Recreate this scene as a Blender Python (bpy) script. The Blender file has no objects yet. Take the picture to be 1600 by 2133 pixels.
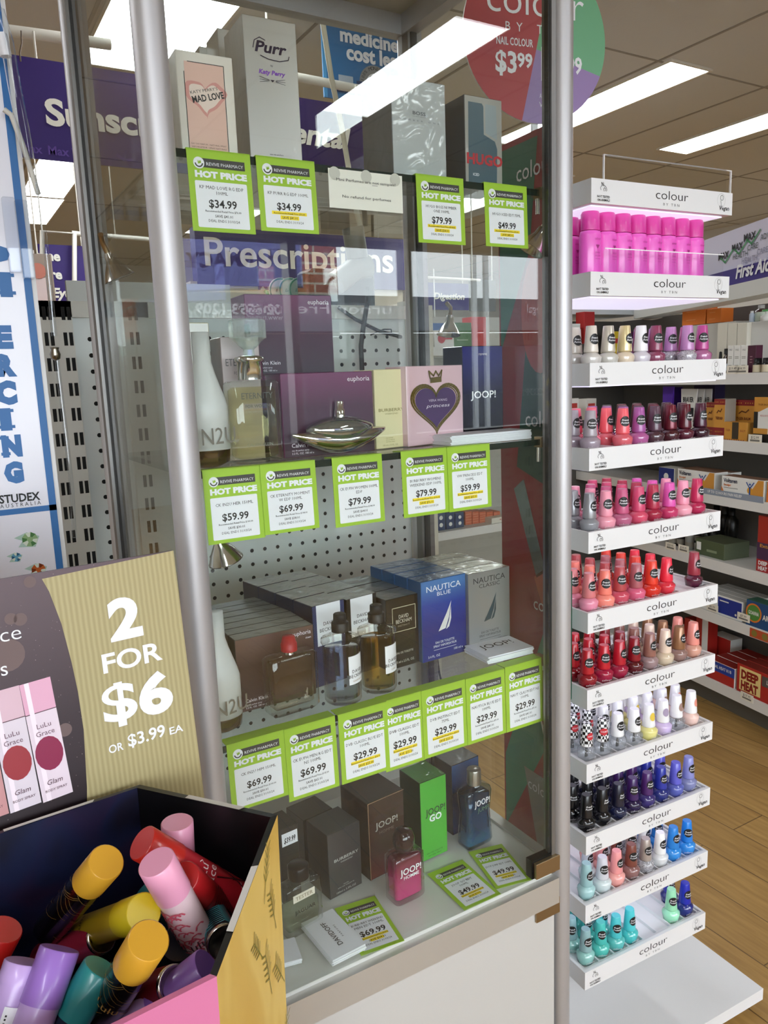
import bpy, math, random
from mathutils import Matrix, Vector
random.seed(7)
C = bpy.context.scene.collection
SC = bpy.context.scene
R = math.radians
# ------------------------------------------------------------------ camera, sky, exposure
CF, CRX, CRY, CRZ = 1611.9, -.1722, .0380, -.5274
CO = Vector((-.25, -.8804, .8236))
CR = Matrix.Rotation(CRZ, 3, 'Z') @ Matrix.Rotation(CRX, 3, 'X') @ Matrix.Rotation(CRY, 3, 'Y')
cam = bpy.data.objects.new('camera', bpy.data.cameras.new('camera')); C.objects.link(cam)
cam.data.sensor_fit = 'HORIZONTAL'; cam.data.sensor_width = 36
cam.data.lens = 36 * CF / 1600; cam.data.clip_start = .02; cam.data.clip_end = 200
cx, cy, cz = CR @ Vector((1, 0, 0)), CR @ Vector((0, 0, 1)), CR @ Vector((0, -1, 0))
cam.matrix_world = Matrix(((cx.x, cy.x, cz.x, CO.x), (cx.y, cy.y, cz.y, CO.y), (cx.z, cy.z, cz.z, CO.z), (0, 0, 0, 1)))
SC.camera = cam
SC.view_settings.view_transform = 'Standard'; SC.view_settings.look = 'None'
SC.view_settings.exposure = EXPOSURE = 0.0; SC.view_settings.gamma = 1; SC.view_settings.use_curve_mapping = False
SC.cycles.transparent_max_bounces = 40; SC.cycles.max_bounces = 10; SC.cycles.glossy_bounces = 5
SC.cycles.sample_clamp_indirect = 6; SC.cycles.caustics_reflective = False; SC.cycles.caustics_refractive = False
wd = bpy.data.worlds.new('sky'); SC.world = wd; wd.use_nodes = True
SKY = 10.0; LAMP = 17.0
wd.node_tree.nodes['Background'].inputs[0].default_value = (.86, .94, 1, 1)
wd.node_tree.nodes['Background'].inputs[1].default_value = SKY
FZ, CZ = -.46, 2.05          # floor and ceiling heights (the sill of the showcase is z = 0)
WX0, WX1, WY0, WY1 = -3.2, 6.2, -3.3, 7.5
# ------------------------------------------------------------------ pixel rays of the photograph -> points of the place
def ray(x, y): return CR @ Vector(((x - 800) / CF, 1, -(y - 1066.5) / CF))
def at(x, y, Y): d = ray(x, y); return CO + d * ((Y - CO.y) / d.y)
def atX(x, y, X): d = ray(x, y); return CO + d * ((X - CO.x) / d.x)
def atZ(x, y, Z): d = ray(x, y); return CO + d * ((Z - CO.z) / d.z)
def onP(x, y, p, n): d = ray(x, y); return CO + d * ((p - CO).dot(n) / d.dot(n))
# ------------------------------------------------------------------ materials
def lin(c):
    if isinstance(c, str): c = tuple(int(c[i:i + 2], 16) for i in (0, 2, 4))
    f = lambda u: u / 12.92 if u <= .04045 else ((u + .055) / 1.055) ** 2.4
    return tuple(f(v / 255) for v in c[:3]) + (1,)
MC = {}
def M(col, rough=.5, metal=0, coat=0, crinkle=0, emis=0, alpha=1, bump=0, bscale=60, spec=.5, sheen=0):
    if not isinstance(col, str): col = '%02x%02x%02x' % tuple(col)
    k = (col, rough, metal, coat, crinkle, emis, alpha, bump, bscale, spec)
    if k in MC: return MC[k]
    m = bpy.data.materials.new('paint_' + col); m.use_nodes = True; nt = m.node_tree; b = nt.nodes['Principled BSDF']
    b.inputs['Base Color'].default_value = lin(col); b.inputs['Roughness'].default_value = rough
    b.inputs['Metallic'].default_value = metal; b.inputs['Specular IOR Level'].default_value = spec
    if coat: b.inputs['Coat Weight'].default_value = coat; b.inputs['Coat Roughness'].default_value = .12
    if crinkle or bump:
        n = nt.nodes.new('ShaderNodeTexNoise'); n.inputs['Scale'].default_value = 28 if crinkle else bscale
        n.inputs['Detail'].default_value = 2; n.inputs['Distortion'].default_value = .6 if crinkle else 0
        tc = nt.nodes.new('ShaderNodeTexCoord'); nt.links.new(tc.outputs['Object'], n.inputs['Vector'])
        bp = nt.nodes.new('ShaderNodeBump'); bp.inputs['Strength'].default_value = crinkle or bump
        bp.inputs['Distance'].default_value = .006 if crinkle else .004
        nt.links.new(n.outputs['Fac'], bp.inputs['Height'])
        nt.links.new(bp.outputs['Normal'], b.inputs['Coat Normal' if crinkle else 'Normal'])
    if emis: b.inputs['Emission Color'].default_value = lin(col); b.inputs['Emission Strength'].default_value = emis
    MC[k] = m; return m
def GLASS(col='ffffff', F0=.045, rough=0.0, fill=0):
    """thin clear sheet: straight see-through tinted by col, mirror reflection growing at grazing angles; fill adds frosted body"""
    k = ('g', col, F0, rough, fill)
    if k in MC: return MC[k]
    m = bpy.data.materials.new('glass_' + col); m.use_nodes = True; nt = m.node_tree; N = nt.nodes; L = nt.links
    N.remove(N['Principled BSDF']); out = N['Material Output']
    t = N.new('ShaderNodeBsdfTransparent'); t.inputs[0].default_value = lin(col)
    g = N.new('ShaderNodeBsdfGlossy'); g.inputs['Roughness'].default_value = rough
    geo = N.new('ShaderNodeNewGeometry'); dot = N.new('ShaderNodeVectorMath'); dot.operation = 'DOT_PRODUCT'
    L.new(geo.outputs['Incoming'], dot.inputs[0]); L.new(geo.outputs['Normal'], dot.inputs[1])
    def math_(op, a, b):
        q = N.new('ShaderNodeMath'); q.operation = op
        for i, v in enumerate((a, b)):
            if v is None: continue
            if isinstance(v, (int, float)): q.inputs[i].default_value = v
            else: L.new(v, q.inputs[i])
        return q.outputs[0]
    a = math_('ABSOLUTE', dot.outputs['Value'], None); a = math_('SUBTRACT', 1.0, a); a = math_('POWER', a, 5.0)
    a = math_('MULTIPLY_ADD', a, 1 - F0); a.node.inputs[2].default_value = F0
    base = t.outputs[0]
    if fill:
        d = N.new('ShaderNodeBsdfDiffuse'); d.inputs[0].default_value = lin(col)
        mx0 = N.new('ShaderNodeMixShader'); mx0.inputs[0].default_value = fill
        L.new(base, mx0.inputs[1]); L.new(d.outputs[0], mx0.inputs[2]); base = mx0.outputs[0]
    mx = N.new('ShaderNodeMixShader'); L.new(a, mx.inputs[0]); L.new(base, mx.inputs[1]); L.new(g.outputs[0], mx.inputs[2])
    L.new(mx.outputs[0], out.inputs['Surface']); MC[k] = m; return m
def nodemat(name, fn, rough=.5, coat=0, metal=0, crinkle=0):
    """principled material whose base colour is made by fn(nodes, links) -> colour socket"""
    if name in MC: return MC[name]
    m = bpy.data.materials.new(name); m.use_nodes = True; nt = m.node_tree; b = nt.nodes['Principled BSDF']
    b.inputs['Roughness'].default_value = rough; b.inputs['Metallic'].default_value = metal
    if coat: b.inputs['Coat Weight'].default_value = coat
    nt.links.new(fn(nt.nodes, nt.links), b.inputs['Base Color']); MC[name] = m; return m
def ramp(N, L, fac, stops):
    r = N.new('ShaderNodeValToRGB'); e = r.color_ramp.elements
    while len(e) < len(stops): e.new(.5)
    for q, (p, c) in zip(e, stops): q.position = p; q.color = lin(c)
    L.new(fac, r.inputs[0]); return r.outputs[0]
def tex(N, L, kind, scale, coord='Object', stretch=(1, 1, 1), rot=(0, 0, 0), **kw):
    tc = N.new('ShaderNodeTexCoord'); mp = N.new('ShaderNodeMapping'); L.new(tc.outputs[coord], mp.inputs[0])
    mp.inputs['Scale'].default_value = stretch; mp.inputs['Rotation'].default_value = rot
    t = N.new('ShaderNodeTex' + kind); L.new(mp.outputs[0], t.inputs['Vector'])
    if 'Scale' in t.inputs: t.inputs['Scale'].default_value = scale
    for k, v in kw.items(): t.inputs[k].default_value = v
    return t
def grad(name, stops, axis='Z', lo=0, hi=1, **kw):
    def fn(N, L):
        tc = N.new('ShaderNodeTexCoord'); s = N.new('ShaderNodeSeparateXYZ'); L.new(tc.outputs['Object'], s.inputs[0])
        mr = N.new('ShaderNodeMapRange'); L.new(s.outputs[axis], mr.inputs[0])
        mr.inputs[1].default_value = lo; mr.inputs[2].default_value = hi
        return ramp(N, L, mr.outputs[0], stops)
    return nodemat(name, fn, **kw)
WHITE = M('f2f2f0', .45); BLACK = M('0c0c0d', .45); INK = M('101012', .6); ALU = M('c2c0c2', .48, metal=.6)
ALUD = M('8f8d8b', .4, metal=.8); CHROME = M('e6e4de', .12, metal=1); DARK = M('2a2826', .5); GOLDM = M('a8916f', .3, metal=.9)
PANE = GLASS('fdfffe', .038); CLEAR = GLASS('fcfdfd', .03); LAMPM = M('f7fbff', .5, emis=LAMP)
WPAPER = M('f0f0f4', .6); PURPLE = M('30156a', .45); CREAMTXT = M('f4f0e4', .5); LPURPLE = M('5a3c94', .5)
# ------------------------------------------------------------------ lettering
TC = {}
def glyphs(s, bold=0, it=0, res=2):
    k = (s, bold, it, res)
    if k in TC: return TC[k]
    cu = bpy.data.curves.new('lettering', 'FONT'); cu.body = s; cu.size = 1; cu.offset = .028 * bold; cu.shear = .22 * it
    cu.resolution_u = res; cu.fill_mode = 'FRONT'; cu.dimensions = '2D'
    o = bpy.data.objects.new('lettering', cu); me = o.to_mesh()
    vs = [(v.co.x, v.co.y) for v in me.vertices]; fs = [tuple(p.vertices) for p in me.polygons]
    o.to_mesh_clear(); bpy.data.objects.remove(o); bpy.data.curves.remove(cu)
    if not vs: vs = [(0, 0)]
    x0, x1 = min(v[0] for v in vs), max(v[0] for v in vs)
    TC[k] = (vs, fs, x0, x1); return TC[k]
CAP = .727
# ------------------------------------------------------------------ mesh builder: one mesh with several materials
I4 = Matrix.Identity(4)
class MB:
    def __init__(s, M0=None): s.v = []; s.f = []; s.m = []; s.sm = []; s.mats = []; s.M = M0 or I4
    def mi(s, mat):
        if mat not in s.mats: s.mats.append(mat)
        return s.mats.index(mat)
    def add(s, vs, fs, mat, smooth=False, X=None):
        T = s.M @ X if X is not None else s.M; b = len(s.v); i = s.mi(mat)
        s.v += [tuple(T @ Vector(v)) for v in vs]
        for f in fs: s.f.append(tuple(b + k for k in f)); s.m.append(i); s.sm.append(smooth)
        return s
    def box(s, x0, x1, y0, y1, z0, z1, mat, X=None, front=None, top=None):
        vs = [(x, y, z) for z in (z0, z1) for y in (y0, y1) for x in (x0, x1)]
        F = [(0, 1, 5, 4), (2, 0, 4, 6), (1, 3, 7, 5), (3, 2, 6, 7), (4, 5, 7, 6), (2, 3, 1, 0)]
        for k, f in enumerate(F):
            s.add([vs[i] for i in f], [(0, 1, 2, 3)], front if k == 0 and front else top if k == 4 and top else mat, X=X)
        return s
    def cbox(s, x0, x1, y0, y1, z0, z1, mat, c=.0012, X=None, front=None, top=None):
        """box with chamfered edges"""
        a = [(x0, x1), (y0, y1), (z0, z1)]; idx = {}; vs = []
        def V(k, sx, sy, sz):
            key = (k, sx, sy, sz)
            if key not in idx:
                p = [a[i][s_] + (0 if i == k else (c if s_ == 0 else -c)) for i, s_ in enumerate((sx, sy, sz))]
                idx[key] = len(vs); vs.append(p)
            return idx[key]
        fs = []
        for k in range(3):
            for e in (0, 1):
                q = []
                for (u, w) in ((0, 0), (1, 0), (1, 1), (0, 1)):
                    t = [0, 0, 0]; t[k] = e; t[(k + 1) % 3] = u; t[(k + 2) % 3] = w; q.append(V(k, *t))
                fs.append((q if e else q[::-1], k, e))
        for k in range(3):
            i, j = (k + 1) % 3, (k + 2) % 3
            for u in (0, 1):
                for w in (0, 1):
                    def t(kk, ee): r = [0, 0, 0]; r[i] = u; r[j] = w; r[k] = ee; return V(kk, *r)
                    q = [t(i, 0), t(i, 1), t(j, 1), t(j, 0)]
                    fs.append((q if u == w else q[::-1], 9, 0))
        for sx in (0, 1):
            for sy in (0, 1):
                for sz in (0, 1):
                    q = [V(0, sx, sy, sz), V(1, sx, sy, sz), V(2, sx, sy, sz)]
                    fs.append((q if (sx + sy + sz) % 2 else q[::-1], 9, 0))
        groups = {}
        for f, k, e in fs:
            mm = front if (k == 1 and e == 0 and front) else top if (k == 2 and e == 1 and top) else mat
            groups.setdefault(mm, []).append(tuple(f))
        for mm, gf in groups.items(): s.add(vs, gf, mm, X=X)
        return s
    def poly(s, pts, z, mat, X=None): return s.add([(x, y, z) for x, y in pts], [tuple(range(len(pts)))], mat, X=X)
    def rect(s, x0, x1, y0, y1, z, mat, X=None): return s.poly([(x0, y0), (x1, y0), (x1, y1), (x0, y1)], z, mat, X)
    def prism(s, pts, z0, z1, mat, X=None, smooth=False, topmat=None):
        n = len(pts); vs = [(x, y, z0) for x, y in pts] + [(x, y, z1) for x, y in pts]
        s.add(vs, [(i, (i + 1) % n, n + (i + 1) % n, n + i) for i in range(n)], mat, smooth, X)
        s.add(vs, [tuple(range(n))[::-1]], mat, False, X); s.add(vs, [tuple(range(n, 2 * n))], topmat or mat, False, X); return s
    def disc(s, cx, cy, r, z, mat, n=20, X=None, ry=None):
        return s.poly([(cx + r * math.cos(2 * math.pi * i / n), cy + (ry or r) * math.sin(2 * math.pi * i / n)) for i in range(n)], z, mat, X)
    def ring(s, cx, cy, r, w, z, mat, n=28, X=None, ry=None, a0=0, a1=360):
        ry = ry or r; vs = []; fs = []
        for i in range(n + 1):
            a = R(a0 + (a1 - a0) * i / n); ca, sa = math.cos(a), math.sin(a)
            vs += [(cx + r * ca, cy + ry * sa, z), (cx + (r - w) * ca, cy + (ry - w) * sa, z)]
            if i: fs.append((2 * i - 2, 2 * i, 2 * i + 1, 2 * i - 1))
        return s.add(vs, fs, mat, X=X)
    def stroke(s, pts, w, z, mat, X=None):
        """flat ink line of width w"""
        for (a, b) in zip(pts, pts[1:]):
            d = Vector((b[0] - a[0], b[1] - a[1]));
            if d.length < 1e-9: continue
            d.normalize(); n = Vector((-d.y, d.x)) * w / 2; e = d * w * .3
            s.add([(a[0] - e.x + n.x, a[1] - e.y + n.y, z), (a[0] - e.x - n.x, a[1] - e.y - n.y, z), (b[0] + e.x - n.x, b[1] + e.y - n.y, z), (b[0] + e.x + n.x, b[1] + e.y + n.y, z)], [(0, 1, 2, 3)], mat, X=X)
        return s
    def lathe(s, prof, mat, n=24, X=None, sx=1, sy=1, sq=0, smooth=True, cap0=True, cap1=True):
        """solid of revolution about z; sq>0 squares the section (superellipse)"""
        vs = []; fs = []
        for (r, z) in prof:
            for i in range(n):
                a = 2 * math.pi * (i + .5) / n; c, d = math.cos(a), math.sin(a)
                k = 1 if not sq else 1 / (abs(c) ** (2 + sq) + abs(d) ** (2 + sq)) ** (1 / (2 + sq))
                vs.append((r * c * k * sx, r * d * k * sy, z))
        for j in range(len(prof) - 1):
            for i in range(n):
                a, b = j * n + i, j * n + (i + 1) % n; fs.append((a, b, b + n, a + n))
        s.add(vs, fs, mat, smooth, X)
        if cap0 and prof[0][0] > 1e-6: s.add(vs[:n], [tuple(range(n))[::-1]], mat, False, X)
        if cap1 and prof[-1][0] > 1e-6: s.add(vs[-n:], [tuple(range(n))], mat, False, X)
        return s
    def tube(s, pts, r, mat, n=8, X=None):
        P = [Vector(p) for p in pts]; vs = []; fs = []
        for i, p in enumerate(P):
            d = (P[min(i + 1, len(P) - 1)] - P[max(i - 1, 0)]).normalized()
            u = d.orthogonal().normalized() if i == 0 else (u - d * u.dot(d)).normalized(); w = d.cross(u)
            for k in range(n): a = 2 * math.pi * k / n; vs.append(p + (u * math.cos(a) + w * math.sin(a)) * r)
        for i in range(len(P) - 1):
            for k in range(n): a, b = i * n + k, i * n + (k + 1) % n; fs.append((a, b, b + n, a + n))
        s.add(vs, fs, mat, True, X)
        s.add(vs[:n], [tuple(range(n))[::-1]], mat, False, X); s.add(vs[-n:], [tuple(range(n))], mat, False, X); return s
    def text(s, t, x, y, h, mat, X=None, z=.0004, w=None, al='C', bold=0, it=0, res=2, maxw=None, sp=0):
        """lettering with cap height h on baseline y; w forces the width, maxw limits it"""
        if sp: t = (' ' * sp).join(t)
        vs, fs, a, b = glyphs(t, bold, it, res); k = h / CAP; kx = k
        if w: kx = w / (b - a)
        elif maxw and (b - a) * k > maxw: kx = maxw / (b - a)
        ox = x - a * kx - (0 if al == 'L' else (b - a) * kx * (.5 if al == 'C' else 1))
        return s.add([(ox + p * kx, y + q * k, z) for p, q in vs], fs, mat, X=X)
    def build(s, name, parent=None, label=None, cat=None, group=None, kind=None):
        me = bpy.data.meshes.new(name); me.from_pydata(s.v, [], s.f)
        for m in s.mats: me.materials.append(m)
        me.polygons.foreach_set('material_index', s.m); me.polygons.foreach_set('use_smooth', s.sm); me.update()
        o = bpy.data.objects.new(name, me); C.objects.link(o)
        if parent: o.parent = parent
        return tag(o, label, cat, group, kind)
def tag(o, label=None, cat=None, group=None, kind=None):
    for k, v in (('label', label), ('category', cat), ('group', group), ('kind', kind)):
        if v: o[k] = v
    return o
def thing(name, label, cat, loc=(0, 0, 0), group=None, mw=None):
    o = bpy.data.objects.new(name, None); C.objects.link(o); o.location = loc; o.empty_display_size = .05
    if mw: o.matrix_world = mw
    return tag(o, label, cat, group)
def kids(o): return [c for c in bpy.data.objects if c.parent == o]
def frame(o, x, y):
    """matrix with origin o, x axis along x, y axis along y (made square), z out"""
    x = Vector(x).normalized(); z = x.cross(Vector(y)).normalized(); y = z.cross(x)
    return Matrix(((x.x, y.x, z.x, o[0]), (x.y, y.y, z.y, o[1]), (x.z, y.z, z.z, o[2]), (0, 0, 0, 1)))
def place(o, loc, yaw=0, tilt=(0, 0)):
    o.matrix_world = Matrix.Translation(loc) @ Matrix.Rotation(R(yaw), 4, 'Z') @ Matrix.Rotation(R(tilt[0]), 4, 'X') @ Matrix.Rotation(R(tilt[1]), 4, 'Y'); return o
FRONT = Matrix(((1, 0, 0, 0), (0, 0, -1, 0), (0, 1, 0, 0), (0, 0, 0, 1)))   # art drawn in x, y goes on the -Y face of a box standing on z=0
LEFT = Matrix(((0, 0, -1, 0), (-1, 0, 0, 0), (0, 1, 0, 0), (0, 0, 0, 1)))   # on the -X face (x runs towards the viewer)
TOP = I4
ORD = ['first', 'second', 'third', 'fourth', 'fifth', 'sixth', 'seventh', 'eighth', 'ninth', 'tenth', 'eleventh', 'twelfth']
# ------------------------------------------------------------------ the room
def planks(N, L):
    br = tex(N, L, 'Brick', 1, rot=(0, 0, R(90)))
    br.inputs['Color1'].default_value = lin('ba9458'); br.inputs['Color2'].default_value = lin('a9844c'); br.inputs['Mortar'].default_value = lin('6f5330')
    br.inputs['Brick Width'].default_value = .95; br.inputs['Row Height'].default_value = .13; br.inputs['Mortar Size'].default_value = .0016; br.offset = .37
    n = tex(N, L, 'Noise', 9, stretch=(9, .8, 1), Detail=4.0)
    mx = N.new('ShaderNodeMixRGB'); mx.blend_type = 'MULTIPLY'; mx.inputs[0].default_value = .55
    L.new(br.outputs[0], mx.inputs[1]); L.new(ramp(N, L, n.outputs['Fac'], [(.3, 'b8a688'), (.7, 'ffffff')]), mx.inputs[2]); return mx.outputs[0]
WOOD = nodemat('oak_planks', planks, .42)
m = MB(); m.rect(WX0, WX1, WY0, WY1, FZ, WOOD); m.build('floor', kind='structure')
TILE = M('d0cfca', .9, bump=.15, bscale=90); GRID = M('9a948a', .7)
m = MB(); m.add([(WX0, WY0, CZ), (WX1, WY0, CZ), (WX1, WY1, CZ), (WX0, WY1, CZ)], [(3, 2, 1, 0)], TILE)
gx, gy = .7, 1.12
x = 2.49 - gx * 9
while x < WX1:
    m.box(x - .006, x + .006, WY0, WY1, CZ - .003, CZ, GRID); x += gx
y = 1.47 - gy * 5
while y < WY1:
    m.box(WX0, WX1, y - .005, y + .005, CZ - .0025, CZ, GRID); y += gy
m.build('ceiling', kind='structure')
WALLP = M('cfccc4', .85)
for nm, q in (('wall_left', (WX0 - .1, WX0, WY0, WY1)), ('wall_right', (WX1, WX1 + .1, WY0, WY1)), ('wall_back', (WX0, WX1, WY1, WY1 + .1))):
    m = MB(); m.box(*q, FZ, CZ, WALLP); m.build(nm, kind='structure')
m = MB(); y0, y1 = WY0 - .1, WY0
m.box(WX0, -2.4, y0, y1, FZ, CZ, WALLP); m.box(3.6, WX1, y0, y1, FZ, CZ, WALLP); m.box(-2.4, 3.6, y0, y1, 1.63, CZ, WALLP); m.box(-2.4, 3.6, y0, y1, FZ, .42, WALLP)
m.build('wall_front', kind='structure')
m = MB()
for x in (-2.4, -.6, 1.62, 2.4, 3.56): m.box(x, x + .05, y0, y1, .42, 1.63, ALUD)
m.box(-2.4, 3.6, y0, y1, 1.6, 1.63, ALUD); m.box(-2.4, 3.6, y0, y1, .42, .46, ALUD)
m.build('window_1', kind='structure')
# ceiling light panels
def lightpanel(x0, x1, ya, yb, label):
    t = thing('ceiling_light', label, 'ceiling light', ((x0 + x1) / 2, (ya + yb) / 2, CZ), 'recessed ceiling light panels')
    w, d = (x1 - x0) / 2, abs(yb - ya) / 2
    m = MB(); m.box(-w, w, -d, d, -.006, -.004, LAMPM); m.build('diffuser', t)
    m = MB(); e = .012
    for q in ((-w - e, -w, -d - e, d + e), (w, w + e, -d - e, d + e), (-w, w, -d - e, -d), (-w, w, d, d + e)): m.box(*q, -.009, 0, M('dcd8cc', .5))
    m.build('frame', t)
lightpanel(2.53, 2.765, 1.44, 2.6, 'bright ceiling panel right of the round nail colour sign')
lightpanel(3.53, 3.76, 1.18, 2.34, 'long ceiling panel cut off by the right edge of the photo')
lightpanel(4.46, 4.75, 3.3, 4.5, 'far ceiling panel seen low under the light header of the nail stand')
lightpanel(3.2, 3.5, 3.0, 4.15, 'far ceiling panel seen through the showcase between two price tickets')
lightpanel(.42, .8, 1.35, 2.42, 'broad ceiling panel above the sunscreen sign, behind the left posts')
lightpanel(.44, .69, 3.79, 4.7, 'ceiling panel below the sunscreen sign, nearer of two end to end')
lightpanel(.46, .7, 4.74, 5.6, 'ceiling panel below the sunscreen sign, farther of two end to end')
lightpanel(1.49, 1.73, -2.53, -1.49, 'ceiling panel mirrored as a white bar in the showcase glass')
lightpanel(-1.1, -.86, -2.6, -1.3, 'ceiling panel above the shop window behind the camera')
lightpanel(-1.7, -1.4, .6, 1.8, 'ceiling panel over the left aisle outside the photo')
lightpanel(1.75, 2.05, 4.6, 5.6, 'ceiling panel over the dispensary at the back')
# the street outside the shop window: seen only as reflections in the showcase glass
def brickf(N, L):
    br = tex(N, L, 'Brick', 1, rot=(R(90), 0, 0)); br.inputs['Color1'].default_value = lin('b0603f'); br.inputs['Color2'].default_value = lin('9c4f36')
    br.inputs['Mortar'].default_value = lin('cbb9a4'); br.inputs['Brick Width'].default_value = .42; br.inputs['Row Height'].default_value = .14; br.inputs['Mortar Size'].default_value = .015
    return br.outputs[0]
BRICK = nodemat('street_brick', brickf, .85)
def mir(x, y, Y): p = at(x, y, Y); return Vector((p.x, -Y, p.z))
t = thing('street_building', 'law office with grey awning and white lettering, mirrored in the showcase glass', 'building', (4, -9, FZ))
VY = 9.0
a, b = mir(330, 610, VY), mir(1230, 690, VY); BACKM = Matrix(((-1, 0, 0, 0), (0, 0, 1, 0), (0, 1, 0, 0), (0, 0, 0, 1)))
X = Matrix.Translation((0, -VY, 0)) @ BACKM
fz1, fz0 = mir(600, 612, VY).z, mir(600, 690, VY).z
m = MB(Matrix.Translation((-4, 9, -FZ)))
m.box(a.x, b.x, -9.4, -VY, fz0, fz1, M('565e68', .6))
p, q = mir(586, 655, VY), mir(408, 655, VY); m.text('02 6558 1209', -p.x, p.z, .135, WPAPER, X, z=.01, w=p.x - q.x, al='L', bold=1)
p, q = mir(588, 662, VY), mir(423, 662, VY); m.text('www.turnerfreeman.com.au', -p.x, p.z - .03, .075, WPAPER, X, z=.01, w=p.x - q.x, al='L')
p, q = mir(846, 655, VY), mir(560, 655, VY); m.text('Turner Freeman', -p.x, p.z, .15, WPAPER, X, z=.01, w=2.6, al='L')
p = mir(1128, 652, VY); m.text('legal', -p.x, p.z, .14, WPAPER, X, z=.01, al='L')
m.build('awning', t)
m = MB(Matrix.Translation((-4, 9, -FZ)))
m.box(a.x, b.x, -10.2, -9.6, FZ, fz0, M('454a50', .6))
w0 = mir(745, 600, VY)
m.box(a.x, w0.x, -10.2, -9.6, fz0, 3.2, BRICK); m.box(a.x - .1, w0.x + .1, -9.7, -9.3, 3.2, 3.35, M('d9d6cc', .6)); m.build('facade', t)
m = MB(Matrix.Translation((-4, 9, -FZ)))
for px in (985, 1010): p = mir(px, 600, 8.2); m.box(p.x, p.x + .07, -8.25, -8.2, FZ, 3.0, M('d5d8da', .5))
m.build('pole', t)
m = MB(); m.box(-8, 16, -16, WY0 - .1, FZ - .12, FZ - .02, M('454547', .9)); m.build('road', kind='structure')
t = mir(500, 540, 4.4); o = MB(); o.box(-.42, .42, -.06, .06, -.2, .2, M('8a8fd8', .5)); o.text('PHARMACY', 0, -.05, .1, PURPLE, Matrix.Translation((0, .06, 0)) @ BACKM, z=.003, w=.72, bold=1)
o = o.build('street_sign', label='pale violet hanging street sign, mirrored faintly over the dispensary sign', cat='sign'); o.location = (t.x, t.y, t.z)
o.rotation_euler = (0, 0, R(30))
# ------------------------------------------------------------------ glass showcase
W, D, ZT = .58, .409, 1.44
SH = (1.081, .716, .361)
cab = thing('display_cabinet', 'tall aluminium and glass showcase of perfumes with white cupboard base', 'display cabinet', (0, 0, FZ))
U = Matrix.Translation((0, 0, -FZ))
for (x, y, r) in ((0, 0, .0178), (W, 0, .0155), (0, D, .013), (W, D, .012)):
    m = MB(U); m.lathe([(r, FZ), (r, ZT + .05)], ALU, 28, X=Matrix.Translation((x, y, 0)))
    if y: m.box(x - .009, x + .02, y - .028, y - .008, 0, ZT, ALUD); m.box(x - .004, x + .008, y - .031, y - .027, 0, ZT, DARK)
    if x and not y: m.box(x - .023, x - .013, -.004, .016, 0, ZT, ALUD); m.box(x - .026, x - .022, .0, .008, 0, ZT, DARK)
    m.build('post', cab)
m = MB(U)
m.box(.0, W, 0, D, ZT + .022, ZT + .05, M('c8c2b6', .6))
for q in ((0, W, D - .012, D + .012), (0, W, -.012, .012)): m.box(*q, ZT - .012, ZT + .022, ALU)
for q in ((-.012, .012, 0, D), (W - .012, W + .012, 0, D)): m.box(*q, ZT - .012, ZT + .022, ALU)
m.build('top_panel', cab)
m = MB(U); m.box(0, W, .002, D, -.018, 0, M('d8d8d0', .28, coat=.3)); m.build('base_shelf', cab)
m = MB(U); m.box(.014, W - .014, -.012, .012, -.052, -.006, M('cfccc6', .35, metal=.55))
m.box(W - .008, W + .012, .012, D, -.046, .004, M('cfccc6', .35, metal=.55)); m.box(-.012, .008, .012, D, -.046, .004, M('cfccc6', .35, metal=.55)); m.build('sill_rail', cab)
m = MB(U); m.box(.016, W - .02, -.006, .006, FZ + .06, -.056, M('cac8c4', .35)); m.build('cupboard_door', cab)
m = MB(U); m.box(0, W, .012, D, FZ + .05, -.05, M('dedcda', .4)); m.build('cupboard', cab)
d = MB(U); d.box(.017, W - .027, -.003, .003, .003, ZT - .012, PANE); d.build('glass_door', cab)
d = MB(U); d.box(W - .002, W + .002, .02, D - .03, .004, ZT - .01, PANE); d.build('side_glass', cab)
d = MB(U); d.box(-.002, .002, .02, D - .03, .004, ZT - .01, PANE); d.build('side_glass', cab)
d = MB(U); d.box(.02, W - .02, D - .004, D, .004, ZT - .012, PANE); d.build('back_glass', cab)
for z, zz in ((.007, .034), (-.072, -.042)):
    m = MB(U); m.cbox(.488 + .03, .57, -.0105, -.003 if z > 0 else -.006, z, zz, GOLDM, .0006)
    if z > 0: m.box(.515, .566, -.003, .012, z - .002, zz + .003, BLACK)
    m.build('hinge_plate', cab)
EDGE = M('12241f', .15)
for i, z in enumerate(SH):
    m = MB(U); m.box(.016, W - .016, .0305, D - .012, z - .004, z + .004, PANE)
    m.box(.016, W - .016, .029, .0302, z - .0045, z + .0045, EDGE); s = m.build('glass_shelf', cab)
    for x in (W - .013, .013):
        m = MB(U); m.box(x - .004, x + .004, .025, .042, z - .008, z + .008, GOLDM); m.tube([(x - .006, .03, z - .008), (x - .006, .03, z - .03)], .003, CHROME); m.build('shelf_clip', s)
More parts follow.
